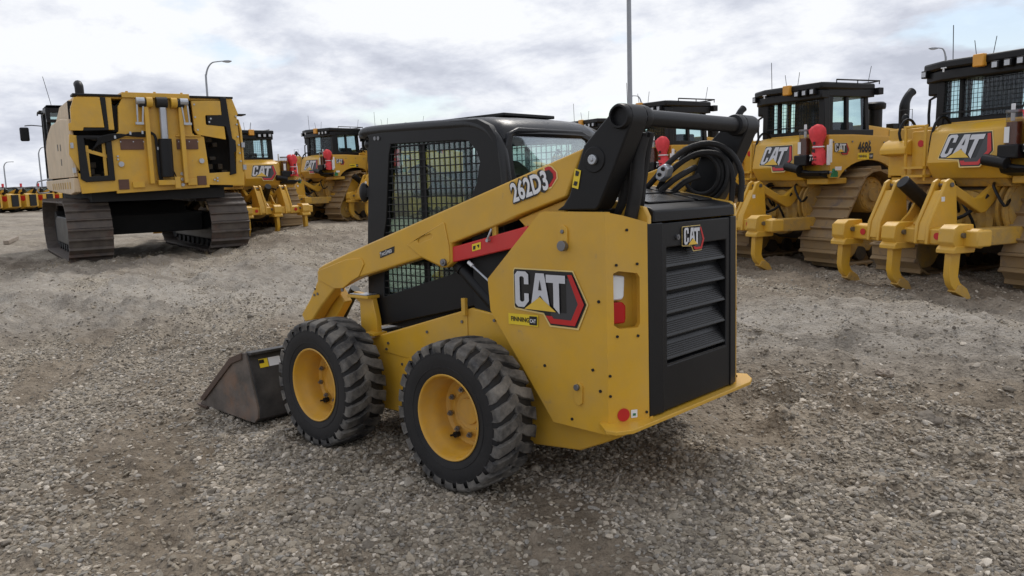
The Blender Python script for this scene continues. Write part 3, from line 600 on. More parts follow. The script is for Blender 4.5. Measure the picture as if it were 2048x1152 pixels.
# red arm brace (left) and its clip
br = MB().prism([(.273, 1.294), (.20, 1.307), (-.312, 1.418), (-.35, 1.33), (-.205, 1.297), (.262, 1.205), (.285, 1.25)], 'y', .575, .60).build('arm_brace', red, SK, bevel=.006)
m = MB(); m.mi = 0; m.flat([(.10, .602, 1.312), (.03, .602, 1.328), (.032, .602, 1.288), (.10, .602, 1.273)]); m.mi = 1; m.flat([(.09, .604, 1.303), (.07, .604, 1.307), (.075, .604, 1.286), (.09, .604, 1.283)]); m.flat([(.06, .604, 1.31), (.042, .604, 1.314), (.045, .604, 1.292)]); m.build('warning_label', [stick, lblk], br, smooth=0)
MB().tube([(-.06, .606, 1.40), (-.05, .615, 1.37), (-.035, .615, 1.345)], .006).cyl((-.035, .60, 1.338), (-.035, .622, 1.338), .010, n=12).build('retaining_clip', silver, br)
MB().box((-.085, .58, 1.36), (-.055, .597, 1.42)).build('brace_bracket', yel, br)
for s_ in (1, -1):
    cy = MB(s_).cyl((.32, .53, 1.215), (-.30, .53, .72), .036, n=24).cyl((.30, .53, 1.20), (.25, .53, 1.16), .042, n=24).build('lift_cylinder', blk, SK)
    MB(s_).cyl((.42, .53, 1.30), (.28, .53, 1.19), .022, n=16).build('cylinder_rod', silver, cy)
    gs = MB(s_).cyl((.143, .585, 1.205), (-.10, .585, 1.05), .0065, n=10).build('gas_strut', silver, SK)
    MB(s_).cyl((.150, .585, 1.21), (.118, .585, 1.19), .011, n=10).build('strut_end', white, gs)
    MB(s_).box((-.30, .48, .93), (.15, .55, 1.38)).build('tower_inner_wall', dark, SK)
# cab
cab_side = [(1.215, .72), (1.183, 1.278), (1.112, 1.96), (1.13, 1.985), (.346, 2.01), (.13, 2.005), (.04, 1.965), (-.012, 1.90), (-.04, 1.72), (-.058, 1.30), (-.058, .93), (.165, .955)]
win = [(.895, 1.905), (.90, 1.912), (.26, 1.896), (.20, 1.885), (.14, 1.83), (.118, 1.77), (.15, 1.65), (.30, 1.40), (.335, 1.30), (.338, 1.135), (1.037, .945), (1.005, 1.346), (.975, 1.44), (.915, 1.85)]
cabp = None
for s_ in (1, -1):
    o_ = MB(s_).plate([cab_side, win], 'y', .455, .50).build('cab_side_frame', blk, SK, bevel=.006)
    MB(s_).plate([win], 'y', .466, .470).build('side_glass', glass, o_, smooth=0)
    m = MB(s_); poly = win
    def clip(axis, c):
        xs_ = []; n = len(poly)
        for i in range(n):
            a, b = poly[i], poly[(i+1) % n]
            if (a[axis]-c)*(b[axis]-c) < 0:
                t_ = (c-a[axis])/(b[axis]-a[axis]); xs_.append(a[1-axis]+t_*(b[1-axis]-a[1-axis]))
        return sorted(xs_)
    k = .15
    while k < 1.04:
        q_ = clip(0, k)
        for a, b in zip(q_[::2], q_[1::2]): m.box((k-.003, .484, a-.01), (k+.003, .489, b+.01))
        k += .0445
    k = .96
    while k < 1.91:
        q_ = clip(1, k)
        for a, b in zip(q_[::2], q_[1::2]): m.box((a-.01, .4895, k-.003), (b+.01, .4935, k+.003))
        k += .0445
    m.build('window_guard', blk, o_, smooth=0)
    MB(s_).box((.60, .472, .95), (.645, .479, 1.90)).box((.33, .472, 1.34), (1.0, .478, 1.365)).build('window_divider', blk, o_)
    MB(s_).tube([(1.195, .47, 1.975), (1.165, .47, 2.005), (.80, .472, 2.002), (.35, .472, 1.988), (.19, .470, 1.978), (.07, .468, 1.935), (-.01, .466, 1.85), (-.040, .466, 1.72), (-.055, .466, 1.5)], .034, 12, 5).build('roof_rail', blkg, o_)
    if s_ > 0: MB(s_).cyl((1.045, .50, 1.957), (1.045, .506, 1.957), .013, n=18).cyl((1.01, .50, 1.956), (1.01, .506, 1.956), .013, n=18).build('frame_plug', bolt, o_, split=True)
rp9 = [(1.20, 1.975), (1.195, 2.015), (1.16, 2.035), (.80, 2.046), (.35, 2.040), (.18, 2.032), (.08, 2.018), (.01, 1.995), (-.04, 1.955), (-.056, 1.92)]
ys9 = [(-.462, .075), (-.445, .04), (-.40, .016), (-.32, .004), (-.15, 0), (.15, 0), (.32, .004), (.40, .012), (.445, .03), (.462, .05)]
vv = []; k9 = len(rp9)
for y_, d_ in ys9:
    for x_, z_ in rp9: vv.append((x_+(d_*.9 if x_ < .2 else 0), y_, z_-d_))
for y_, d_ in ys9:
    for x_, z_ in rp9: vv.append((x_+(d_*.9+.03 if x_ < .2 else 0), y_*.97, min(z_-d_-.035, 1.99)))
o9 = len(ys9)*k9; ff = []
for j in range(len(ys9)-1):
    for i in range(k9-1):
        q4 = (j*k9+i, j*k9+i+1, (j+1)*k9+i+1, (j+1)*k9+i); ff.append(q4); ff.append(tuple(a_+o9 for a_ in q4)[::-1])
for i in range(k9-1):
    for j in (0, len(ys9)-1): ff.append((j*k9+i, j*k9+i+1, o9+j*k9+i+1, o9+j*k9+i))
for j in range(len(ys9)-1):
    for i in (0, k9-1): ff.append((j*k9+i, (j+1)*k9+i, o9+(j+1)*k9+i, o9+j*k9+i))
MB().add(vv, ff).build('cab_roof', blkg, SK, smooth=50)
MB().plate([[(.16, -.22), (.78, -.22), (.78, .24), (.16, .24)]], 'z', 2.036, 2.056).build('roof_hatch', blk, SK, bevel=.005)
# rear wall of the cab with its window
fr_ = lambda u, v, w: (-.052+w, u, v)
rw = [(.46, 1.10), (.46, 1.85), (.43, 1.92), (.35, 1.95), (-.22, 1.95), (-.34, 1.91), (-.42, 1.80), (-.46, 1.62), (-.46, 1.10)]
rh = [(.37, 1.45), (.41, 1.84), (.40, 1.90), (.36, 1.922), (-.17, 1.922), (-.27, 1.89), (-.35, 1.79), (-.385, 1.62), (-.385, 1.45)]
rr3 = MB().plate([rw, rh], 'x', 0, .045, fr_).build('cab_rear_frame', blkg, SK, bevel=.008)
MB().plate([rh], 'x', .012, .016, fr_).build('rear_glass', glass3, rr3, smooth=0)
MB().box((-.05, -.45, .93), (.03, .45, 1.42)).build('cab_bulkhead', dark, SK)
m = MB().box((1.13, -.46, 1.90), (1.17, .46, 1.98)).box((1.13, .40, .8), (1.19, .46, 1.95)).box((1.13, -.46, .8), (1.19, -.40, 1.95)); m.build('cab_front_frame', blk, SK, bevel=.005)
MB().add([(1.19, -.4, .95), (1.19, .4, .95), (1.13, .4, 1.9), (1.13, -.4, 1.9)], [(0, 1, 2, 3)]).build('front_glass', glass, SK, smooth=0)
m = MB()
for y_ in (.42, -.42): m.ell((1.19, y_, 1.93), (.045, .05, .04)); 
m.build('work_lamp', blkg, SK, split=True)
MB().ell((1.20, .49, 1.62), (.04, .03, .065)).box((1.14, .47, 1.59), (1.2, .50, 1.65)).build('side_lamp', blk, SK)
# seat and controls
m = MB().box((.30, -.25, 1.0), (.75, .25, 1.16)); m.prism([(.22, 1.08), (.34, 1.10), (.26, 1.62), (.20, 1.70), (.12, 1.68), (.12, 1.55)], 'y', -.23, .23); m.build('seat', seatm, SK, bevel=.03)
MB().ell((.30, .05, 1.52), (.10, .24, .27)).build('seat_cover', seaty, SK)
for s_ in (1, -1): MB(s_).box((.35, .30, 1.15), (.85, .42, 1.22)).tube([(.8, .34, 1.2), (.86, .33, 1.32), (.88, .33, 1.38)], .016).build('joystick_console', seatm, SK, bevel=.01)
MB().box((.1, -.45, .75), (1.15, .45, .97)).build('cab_floor', dark, SK)
# step brackets in front of the cab side
for s_ in (1, -1):
    m = MB(s_); m.prism([(1.05, .70), (1.05, .80), (1.09, .95), (1.28, .97), (1.30, .94), (1.22, .90), (1.22, .66)], 'y', .52, .56); m.box((1.08, .50, .935), (1.30, .60, .955)); m.box((1.02, .50, .70), (1.12, .62, .72)); m.build('step_bracket', yel, SK, bevel=.004)
    MB(s_).box((1.10, .505, .957), (1.28, .595, .961)).build('step_tread', silver, SK)
# hoses
h = MB()
for i, (x, y) in enumerate(((-.80, .44), (-.84, .41), (-.86, .38), (-.82, .36))):
    h.tube([(-.60, y-.02, 1.42), (x+.02, y, 1.48), (x-.02, y, 1.62), (x-.05, y+.0, 1.78), (x-.07, y+.0, 1.86)], .021 if i else .026, 10)
h.tube([(-.86, .47, 1.42), (-.90, .47, 1.58), (-.91, .46, 1.74), (-.93, .45, 1.84)], .034, 12)
for i in range(4):
    r_ = .112+.017*i; c = Vector((-.74, -.44-.012*(i % 3), 1.660)); pth = []
    for k in range(15):
        a = R(-150+330*k/14*.82+(i*9)); pth.append(c+Vector((-math.cos(a)*r_, 0, math.sin(a)*r_)))
    h.tube(pth, .013, 10, 2)
h.tube([(-.52, -.20, 1.59), (-.58, -.20, 1.645), (-.65, -.22, 1.72), (-.73, -.28, 1.80), (-.83, -.36, 1.83), (-.92, -.43, 1.78), (-.97, -.47, 1.66), (-.96, -.48, 1.50)], .0165, 10)
h.tube([(-.56, -.26, 1.58), (-.62, -.26, 1.66), (-.70, -.31, 1.74), (-.78, -.37, 1.78), (-.87, -.43, 1.76), (-.92, -.46, 1.66), (-.91, -.47, 1.50)], .0165, 10)
h.tube([(-.60, -.20, 1.56), (-.67, -.24, 1.63), (-.72, -.32, 1.68), (-.72, -.40, 1.70)], .018, 10)
h.tube([(-.64, -.28, 1.56), (-.70, -.32, 1.62), (-.76, -.38, 1.65)], .018, 10)
h.build('hydraulic_hose', rub, SK, split=True)
m = MB().prism([(-.60, 1.645), (-.615, 1.70), (-.66, 1.725), (-.685, 1.70), (-.67, 1.65), (-.63, 1.625)], 'y', -.235, -.165); vb = m.build('valve_block', silver, SK, bevel=.008)
MB().cyl((-.632, -.165, 1.665), (-.632, -.158, 1.665), .011, n=10).cyl((-.655, -.165, 1.695), (-.655, -.158, 1.695), .011, n=10).build('port_plug', blk, vb, split=True)
for s_ in (1, -1): MB(s_).cyl((-.55, .40, 1.55), (-.55, .36, 1.55), .03).tube([(-.52, .40, 1.46), (-.50, .41, 1.52), (-.46, .41, 1.56)], .022).build('hose_fitting', blk, SK)
# bucket
bo = [(2.86, .028), (2.05, .018), (1.995, .06), (1.985, .13), (2.06, .36), (2.115, .515), (2.13, .515)]
m = MB().plate([[(2.86, .028), (2.05, .018), (1.995, .055), (1.985, .13), (2.115, .515), (2.13, .512), (2.085, .36), (2.01, .13), (2.02, .07), (2.06, .042), (2.86, .046)]], 'y', -.90, .90)
bk = m.build('bucket', bkt, SK, bevel=.003)
for s_ in (1, -1):
    MB(s_).plate([[(2.86, .03), (2.05, .02), (1.998, .06), (1.99, .13), (2.118, .518), (2.16, .512), (2.32, .455), (2.80, .09)]], 'y', .90, .918).build('bucket_side', bkts, bk, bevel=.003)
    MB(s_).prism([(2.15, .517), (2.32, .462), (2.83, .085), (2.78, .07), (2.30, .42), (2.15, .47)], 'y', .918, .932).build('side_cutting_edge', rust, bk, bevel=.003)
MB().box((2.74, -.93, .012), (2.90, .93, .034)).build('cutting_edge', rust, bk, bevel=.004)
MB().box((2.07, -.9, .50), (2.14, .9, .522)).build('bucket_lip', bkt, bk, bevel=.005)
m = MB(); bx_ = lambda y0, y1, z0, z1: [(1.985+(z-.13)*.338-.003, y, z) for y, z in ((y0, z0), (y1, z0), (y1, z1), (y0, z1))]
for y0, y1, z0, z1, mi in ((.83, .76, .40, .46, 1), (.755, .66, .40, .46, 0), (.83, .79, .43, .455, 2), (.65, .56, .41, .455, 0), (.64, .58, .32, .37, 1), (.60, .57, .33, .36, 2)):
    m.mi = mi; m.flat([(p[0]-.0015*mi, p[1], p[2]) for p in bx_(y0, y1, z0, z1)])
m.build('bucket_decals', [white, stick, lblk], bk, smooth=0)
m = MB()
for s_ in (1, -1): m.prism([(1.86, .14), (1.95, .12), (2.05, .44), (2.01, .50), (1.93, .48)], 'y', s_*.30, s_*.50)
m.box((1.93, -.5, .44), (2.0, .5, .50)).box((1.88, -.5, .13), (1.95, .5, .20)); m.build('quick_coupler', blk, SK, bevel=.006)
for s_ in (1, -1): MB(s_).cyl((1.55, .35, .95), (1.93, .38, .46), .035).build('tilt_cylinder', blk, SK)
# ================================================================== bulldozer prototype (x forward, y left)
def hull(c1, r1, c2, r2, c3, r3, n=14):
    "outline of a belt round three circles, counter-clockwise, as a list of (x, z)"
    cs = [(Vector(c1), r1), (Vector(c2), r2), (Vector(c3), r3)]; pts = []
    for i in range(3):
        (c, r_), (cn, rn), (cp, rp) = cs[i], cs[(i+1) % 3], cs[i-1]
        def outn(a, ra, b, rb):
            d = b-a; L_ = d.length; th = math.atan2(d.y, d.x); return th-math.acos((ra-rb)/L_)
        a0 = outn(cp, rp, c, r_); a1 = outn(c, r_, cn, rn)
        while a1 < a0: a1 += 2*PI
        pts += [(c.x+r_*math.cos(a0+(a1-a0)*k/n), c.y+r_*math.sin(a0+(a1-a0)*k/n)) for k in range(n+1)]
    return pts
def resample(poly, n):
    P = [Vector(p) for p in poly]; P.append(P[0]); s_ = [0]
    for a, b in zip(P, P[1:]): s_.append(s_[-1]+(b-a).length)
    out = []; j = 0
    for k in range(n):
        t_ = s_[-1]*k/n
        while s_[j+1] < t_: j += 1
        f = (t_-s_[j])/max(1e-6, s_[j+1]-s_[j]); out.append((P[j].lerp(P[j+1], f), (P[j+1]-P[j]).normalized()))
    return out
def track(name, belt, n, y0, y1, m_, par, gh=.055, th=.03, over=.97):
    rs_ = resample(belt, n); pit = sum((Vector(belt[i])-Vector(belt[i-1])).length for i in range(len(belt)))/n; mb = MB()
    for p, t_ in rs_:
        no = Vector((t_.y, -t_.x)); h_ = pit*over/2
        q_ = [p-t_*h_-no*th, p+t_*h_-no*th, p+t_*h_, p+t_*(h_*.1), p-t_*(h_*.45), p-t_*(h_*.62)+no*gh, p-t_*(h_*.86)+no*gh, p-t_*h_]
        mb.prism([(a.x, a.y) for a in q_], 'y', y0, y1)
    # chain links inside the shoes
    for yc in ((y0+y1)/2-.11, (y0+y1)/2+.11):
        for p, t_ in rs_:
            no = Vector((t_.y, -t_.x)); a = p-no*th; b = p-no*(th+.11); h_ = pit*.46
            mb.prism([tuple(a-t_*h_), tuple(a+t_*h_), tuple(b+t_*h_*.8), tuple(b-t_*h_*.8)], 'y', yc-.025, yc+.025)
    return mb.build(name, m_, par, smooth=20)
DZ = thing('bulldozer', 'x', 'bulldozer')
belt = hull((-1.12, .40), .37, (1.72, .40), .37, (-.58, 1.20), .42)
for s_ in (1, -1):
    a, b = (.66, 1.48) if s_ > 0 else (-1.48, -.66)
    tk = track('track', belt, 44, a, b, ytrk, DZ)
    m = MB(s_); m.prism([(-1.05, .22), (1.70, .22), (1.75, .50), (.3, .66), (-1.0, .60)], 'y', .86, 1.26)
    fr3 = m.build('roller_frame', yel2, DZ, bevel=.02)
    m = MB(s_)
    for k in range(7): m.cyl((-.75+k*.38, .80, .20), (-.75+k*.38, 1.32, .20), .12, n=16)
    m.build('track_roller', engine, fr3, split=True)
    MB(s_).cyl((-1.08, .84, .40), (-1.08, 1.30, .40), .29, n=32).cyl((-1.08, 1.30, .40), (-1.08, 1.36, .40), .10, n=16).build('rear_idler', yel2, DZ, bevel=.02)
    MB(s_).cyl((1.72, .84, .40), (1.72, 1.30, .40), .29, n=32).build('front_idler', yel2, DZ, bevel=.02)
    m = MB(s_); m.lathe([(.31, .84), (.31, 1.30), (.29, 1.34), (.27, 1.345), (.26, 1.36), (.12, 1.37), (.11, 1.40), (.001, 1.40)], (-.58, 0, 1.20), (0, 1, 0), 36)
    for k in range(14):
        a_ = 2*PI*k/14; m.cyl((-.58+.22*math.cos(a_), 1.35, 1.20+.22*math.sin(a_)), (-.58+.22*math.cos(a_), 1.375, 1.20+.22*math.sin(a_)), .02, n=6)
    m.build('final_drive', yel2, DZ, smooth=40)
# main case between the tracks
m = MB().prism([(-1.25, .55), (-1.25, 1.35), (-.9, 1.55), (2.3, 1.55), (2.4, .6), (1.2, .40), (-.9, .40)], 'y', -.50, .50)
case = m.build('main_case', engine, DZ, bevel=.03)
m = MB()
for y_, r_ in ((-.02, .30),): m.lathe([(.40, 0), (.40, .12), (.33, .16), (.31, .24), (.10, .26), (.09, .32), (.001, .33)], (-1.22, y_, .90), (-1, 0, 0), 32)
m.cyl((-1.0, -.66, 1.05), (-1.0, .66, 1.05), .36, n=32)
for k in range(12):
    a_ = 2*PI*k/12
    m.cyl((-1.46, -.02+.24*math.cos(a_), .90+.24*math.sin(a_)), (-1.50, -.02+.24*math.cos(a_), .90+.24*math.sin(a_)), .02, n=6)
for yy in (-.62, -.52, .52, .62): m.lathe([(.36, yy-.02), (.42, yy-.02), (.42, yy+.02), (.36, yy+.02)], (-1.0, 0, 1.05), (0, 1, 0), 28)
m.build('rear_housing', yel2, DZ, smooth=35)
hs = MB(); rn = random.Random(5)
for k in range(9):
    y0 = rn.uniform(-.5, .5); y1 = y0+rn.uniform(-.35, .35); z0 = rn.uniform(1.15, 1.45)
    hs.tube([(-1.25, y0, z0), (-1.5-rn.random()*.15, (y0+y1)/2, z0-.05), (-1.55, y1, z0-.30), (-1.3, y1+.1, z0-.55*rn.random()-.1)], .02, 8)
hs.tube([(-1.5, -.45, 1.25), (-1.75, -.30, .98), (-1.85, -.05, .93), (-1.75, .12, 1.05), (-1.6, .2, 1.3)], .024, 8, 5)
hs.build('rear_hose', blk, DZ, split=True)
# bodywork: rear tank, fenders, side panels
tank = MB().prism([(-1.28, 2.24), (-1.42, 2.22), (-1.56, 2.12), (-1.64, 1.70), (-1.60, 1.62), (-1.50, 1.47), (-1.0, 1.47), (-1.0, 2.24)], 'y', -.72, .42).build('rear_tank', yel, DZ, bevel=.02, seg=3)
MB().prism([(-1.45, 1.47), (-1.35, 1.36), (-1.0, 1.34), (-1.0, 1.47)], 'y', -.66, .40).build('tank_sill', yel2, tank, bevel=.01)
ty = Vector((.08, 0, .42)).normalized()
logo(Vector((-1.568, .17, 2.085)), (0, -1, 0), ty, .78, Vector((-.98, 0, .18)), tank, 'logo_decal', slant=.30)
MB().box((-1.2, -.70, 2.235), (-1.0, .4, 2.262)).build('tank_seam', yel, tank, bevel=.006)
# right fender with arch
arch = [(-.95+.0, 1.56)]+[(-.44+.50*math.cos(a), 1.30+.47*math.sin(a)) for a in [R(150-120*k/10) for k in range(11)]]
fp = [(-1.45, 1.50), (-1.24, 1.50)]+[(-.56+.72*math.cos(a)*1.0, 1.33+.46*math.sin(a)) for a in [R(158-136*k/12) for k in range(13)]]+[(.55, 1.50), (1.2, 1.52), (1.2, 1.95), (.5, 2.10), (.2, 2.16), (-.9, 2.205), (-1.45, 2.205)]
for s_ in (1, -1):
    m = MB(s_); m.plate([fp], 'y', 1.20, 1.25)
    m.prism([(-1.45, 2.18), (-.9, 2.185), (.2, 2.14), (.5, 2.08), (1.2, 1.93), (1.2, 1.96), (.5, 2.115), (.2, 2.175), (-.9, 2.222), (-1.45, 2.222)], 'y', .66, 1.22)
    fd = m.build('fender', yel, DZ, bevel=.012)
    MB(s_).box((-1.47, .425 if s_ > 0 else .725, 1.52), (-1.40, 1.24, 2.21)).box((-1.44, .42 if s_ > 0 else .73, 1.40), (-1.0, 1.20, 1.50)).build('rear_fender_box', yel, fd, bevel=.012)
    MB(s_).plate([[(-1.38, 1.6), (-1.2, 1.55), (.8, 1.55), (.8, 1.9), (-1.38, 2.15)]], 'y', .55, .72).build('under_fender', engine, fd)
    b_ = MB(s_)
    for x, z in ((-1.38, 2.1), (-1.38, 1.62), (-.75, 1.85), (-.55, 2.1), (-.2, 2.08), (.1, 1.72), (-.95, 2.1), (.4, 1.7), (-1.1, 1.62)): b_.cyl((x, 1.25, z), (x, 1.262, z), .016, n=8)
    b_.build('panel_bolt', bolt, fd, split=True)
    if s_ < 0: RF = fd
    else: LF = fd
logo((-1.36, -1.255, 2.08), (1, 0, 0), (0, 0, 1), .34, (0, -1, 0), RF, 'side_logo_decal')
m = MB(); m.mi = 0; m.flat([(-.82, -1.254, 1.905), (-.45, -1.254, 1.905), (-.45, -1.254, 1.80), (-.82, -1.254, 1.80)])
m.mi = 1; m.flat([(-.55, -1.257, 1.900), (-.455, -1.257, 1.900), (-.455, -1.257, 1.805), (-.55, -1.257, 1.805)]); m.text('FINNING', .062, (-.80, -1.257, 1.832), (1, 0, 0), (0, 0, 1), .02, .78)
m.mi = 2; m.text('CAT', .05, (-.545, -1.259, 1.835), (1, 0, 0), (0, 0, 1), .03, .75); m.build('dealer_sticker', [stick, lblk, white], RF, smooth=0)
def num4686(par): MB().text('4686', .235, (-.82, -1.256, 1.925), (1, 0, 0), (0, 0, 1), .035, .66).build('fleet_number', lblk, par, smooth=0)
# left rear step, grab rails and battery box
m = MB().prism([(-1.20, 2.16), (-1.58, 2.02), (-1.66, 1.92), (-1.66, 1.84), (-1.40, 1.80), (-1.20, 1.9)], 'y', .78, 1.24); m.box((-1.52, .44, 1.52), (-1.44, .78, 2.16)); lb = m.build('left_rear_box', yel, DZ, bevel=.015)
m = MB()
m.tube([(-1.60, .80, 1.45), (-1.62, .80, 2.16), (-1.60, .80, 2.22), (-1.58, .50, 2.22), (-1.60, .48, 2.16), (-1.60, .48, 1.45)], .022, 8, 2)
for z in (1.50, 1.62): m.box((-1.66, .46, z), (-1.50, .82, z+.035))
m.build('rear_ladder', yel, DZ)
m = MB()
m.tube([(-1.50, .40, 1.75), (-1.56, .42, 1.72), (-1.58, .42, 1.85), (-1.52, .42, 2.18), (-1.40, .42, 2.33), (-1.28, .42, 2.33), (-1.2, .42, 2.25)], .02, 8, 3)
m.tube([(-1.50, .95, 1.95), (-1.55, .98, 2.15), (-1.45, .98, 2.33), (-1.30, .98, 2.33), (-1.2, .98, 2.2)], .02, 8, 3)
m.tube([(-1.1, .85, 2.2), (-1.1, .85, 2.62), (-1.02, .72, 2.66)], .02, 8, 2)
m.build('grab_rail', blk, DZ, split=True)
MB().ell((-1.30, 1.10, 2.36), (.05, .06, .08)).cyl((-1.30, 1.10, 2.2), (-1.30, 1.10, 2.32), .02).build('fuel_cap', blk, DZ)
m = MB(); m.tube([(-1.3, .98, 2.24), (-1.3, .98, 2.5), (-1.3, 1.22, 2.5), (-1.3, 1.22, 2.24)], .005, 5, 0); m.build('cap_guard', blk, DZ)
m = MB()
for y_, z in ((.62, 1.98),): m.cyl((-1.522, y_, z), (-1.528, y_, z), .05, n=20)
m.build('red_dot_sticker', lred, lb, smooth=0)
# right rear corner: bowl, fabric cover, papers, cylinder head
m = MB().box((-1.72, -.98, 1.72), (-1.47, -.70, 1.90)).box((-1.66, -1.20, 1.80), (-1.47, -.98, 1.90)); rb3 = m.build('filter_base', blk, DZ, bevel=.02)
m = MB().cyl((-1.60, -.84, 1.90), (-1.60, -.84, 2.30), .098, n=20); jar = m.build('sight_bowl', jarg, DZ, smooth=40)
MB().cyl((-1.60, -.84, 1.90), (-1.60, -.84, 2.18), .088, n=20).build('bowl_liquid', fluid, jar); MB().cyl((-1.60, -.84, 2.30), (-1.60, -.84, 2.33), .106, n=20).build('bowl_lid', bolt, jar)
MB().flat([(-1.702, -.78, 2.12), (-1.702, -.85, 2.12), (-1.702, -.85, 1.92), (-1.702, -.78, 1.92)]).build('bowl_label', white, jar, smooth=0)
m = MB().text('77', .14, (-1.70, -1.045, 1.80), (0, -1, 0), (0, 0, 1), .02, .7); n77 = m.build('number_plate', white, rb3, smooth=0)
m = MB(); rg = []; rn = random.Random(2)
for z, w_, t_ in ((1.74, .15, .09), (1.80, .155, .10), (1.95, .14, .10), (2.06, .10, .075), (2.12, .115, .085), (2.28, .18, .13), (2.40, .175, .13), (2.46, .12, .09), (2.47, .02, .02)):
    rg.append([Vector((-1.60+t_*math.cos(a)*(1+.2*math.sin(3*a+z*9)), -1.14+.06*(z-2.0)+.78*w_*math.sin(a)*(1+.2*math.sin(5*a+z*14)), 1.74+(z-1.74)*.88+.02*math.sin(2*a+z*5))) for a in [2*PI*k/22 for k in range(22)]])
m.add([p for r_ in rg for p in r_], [(j*22+i, j*22+(i+1) % 22, (j+1)*22+(i+1) % 22, (j+1)*22+i) for j in range(len(rg)-1) for i in range(22)])
fc = m.build('fabric_cover', redc, DZ, smooth=60)
MB().tube([(-1.60+.085*math.cos(a), -1.14+.095*math.sin(a), 2.025) for a in [2*PI*k/16 for k in range(17)]], .012, 6, 0).build('cover_strap', white, fc)
m = MB(); m.box((-1.712, -1.17, 1.93), (-1.706, -1.11, 1.99)); m.box((-1.712, -1.20, 1.85), (-1.708, -1.08, 1.87)).box((-1.712, -1.20, 1.80), (-1.708, -1.08, 1.82)).box((-1.704, -1.17, 2.06), (-1.698, -1.12, 2.11)); m.build('cover_print', lblk, fc, smooth=0)
m = MB().box((-1.52, -1.32, 1.76), (-1.47, -1.29, 2.14)).box((-1.56, -1.31, 1.72), (-1.50, -1.28, 2.05)).box((-1.50, -.76, 2.2), (-1.48, -.71, 2.42)) ; m.build('document_tube', white, DZ, bevel=.005)
m = MB().prism([(-1.66, 1.60), (-1.46, 1.60), (-1.46, 1.50), (-1.62, 1.54)], 'y', -1.22, -.70); m.tube([(-1.58, -.55, 1.66), (-1.66, -.75, 1.64), (-1.62, -1.0, 1.60), (-1.58, -1.35, 1.60)], .035, 10, 3); m.build('rear_bracket', blk, DZ)
m = MB().cyl((-1.70, -.52, 1.72), (-1.72, -.85, 1.66), .075, n=20); cyb = m.build('hydraulic_cylinder', blk, DZ, bevel=.006)
MB().cyl((-1.60, -1.0, 1.60), (-1.54, -1.38, 1.60), .018, n=12).build('cylinder_rod', silver, cyb)
MB().prism([(-1.55, 1.52), (-1.42, 1.52), (-1.42, 1.60), (-1.50, 1.66)], 'y', -1.40, -1.36).build('green_tag', green, DZ); MB().box((-1.50, -1.415, 1.63), (-1.36, -1.41, 1.69)).build('white_tag', white, DZ, split=True)
# engine hood, pre-cleaner, stack
m = MB().prism([(0.15, 2.10), (0.15, 2.44), (1.25, 2.33), (2.45, 2.18), (2.52, 2.0), (2.52, 1.2), (.15, 1.2)], 'y', -.50, .50); hd = m.build('engine_hood', yel, DZ, bevel=.03)
m = MB(); m.mi = 0; m.flat([(.80, -.505, 2.33), (1.12, -.505, 2.30), (1.12, -.505, 2.14), (.80, -.505, 2.17)]); m.mi = 1; m.text('D6', .13, (.83, -.508, 2.19), (1, 0, -.07), (0, 0, 1), .03, .8); m.mi = 2; m.flat([(1.03, -.507, 2.29), (1.11, -.507, 2.28), (1.11, -.507, 2.17), (1.06, -.507, 2.15)]); m.build('model_decal', [lblk, white, lred], hd, smooth=0)
m = MB().cyl((.60, -.36, 2.36), (.60, -.36, 2.76), .12, n=20).lathe([(.12, 0), (.17, .0), (.18, .04), (.18, .10), (.14, .13), (.001, .135)], (.60, -.36, 2.72), (0, 0, 1), 24); m.build('pre_cleaner', blk, DZ)
m = MB().tube([(1.36, -.36, 2.28), (1.36, -.36, 2.70), (1.38, -.36, 2.85), (1.46, -.36, 2.98), (1.56, -.36, 3.06)], lambda t_: .085+.01*math.sin(t_*6), 16, 5); m.build('exhaust_stack', blk, DZ)
MB().box((.98, -.44, 2.36), (1.16, -.28, 2.46)).tube([(1.16, -.40, 2.40), (1.5, -.48, 2.38), (1.9, -.50, 2.26)], .015).build('hood_lamp', blk, DZ, bevel=.01)
# cab
cx0, cx1, cw, cz0, cz1 = -1.02, .08, .70, 2.24, 3.02
m = MB()
def post(x, y, w=.10, x2=None): m.beam((x, y, cz0), (x if x2 is None else x2, y*.97, cz1), w, w, (1, 0, 0))
for y_ in (cw, -cw): post(cx0, y_, .13); post(cx1, y_*.86, .10, cx1-.04); post(-.50, y_, .07)
m.box((cx0-.05, -cw-.05, cz0-.03), (cx1+.04, cw+.05, cz0+.09)); m.box((cx0-.06, -cw-.05, 2.90), (cx1+.04, cw+.05, 3.03)); m.box((cx0-.06, -.06, cz0), (cx0+.0, 0, 3.0)) if 0 else None
m.box((-1.02, -cw-.04, 2.28), (-.86, -cw+.02, 2.95)); m.box((-1.02, cw-.02, 2.28), (-.86, cw+.04, 2.95)); m.box((cx0-.05, .33, 2.3), (cx0+.02, .40, 2.95))
cabf = m.build('cab_frame', blk, DZ, bevel=.012)
def gl(n_, pts): MB().flat(pts).build(n_, glass2, cabf, smooth=0)
gl('rear_window', [(cx0-.03, -cw+.05, 2.32), (cx0-.03, cw-.05, 2.32), (cx0-.03, cw-.05, 2.92), (cx0-.03, -cw+.05, 2.92)])
gl('front_window', [(cx1, -cw+.12, 2.32), (cx1, cw-.12, 2.32), (cx1, cw-.12, 2.92), (cx1, -cw+.12, 2.92)])
for s_ in (1, -1): gl('side_window', [(-.86, s_*cw, 2.32), (cx1, s_*cw*.88, 2.32), (cx1, s_*cw*.88, 2.92), (-.86, s_*cw, 2.92)])
m = MB()
for k in range(22): y_ = -.66+k*.063; m.box((cx0-.060, y_-.003, 2.32), (cx0-.055, y_+.003, 2.92))
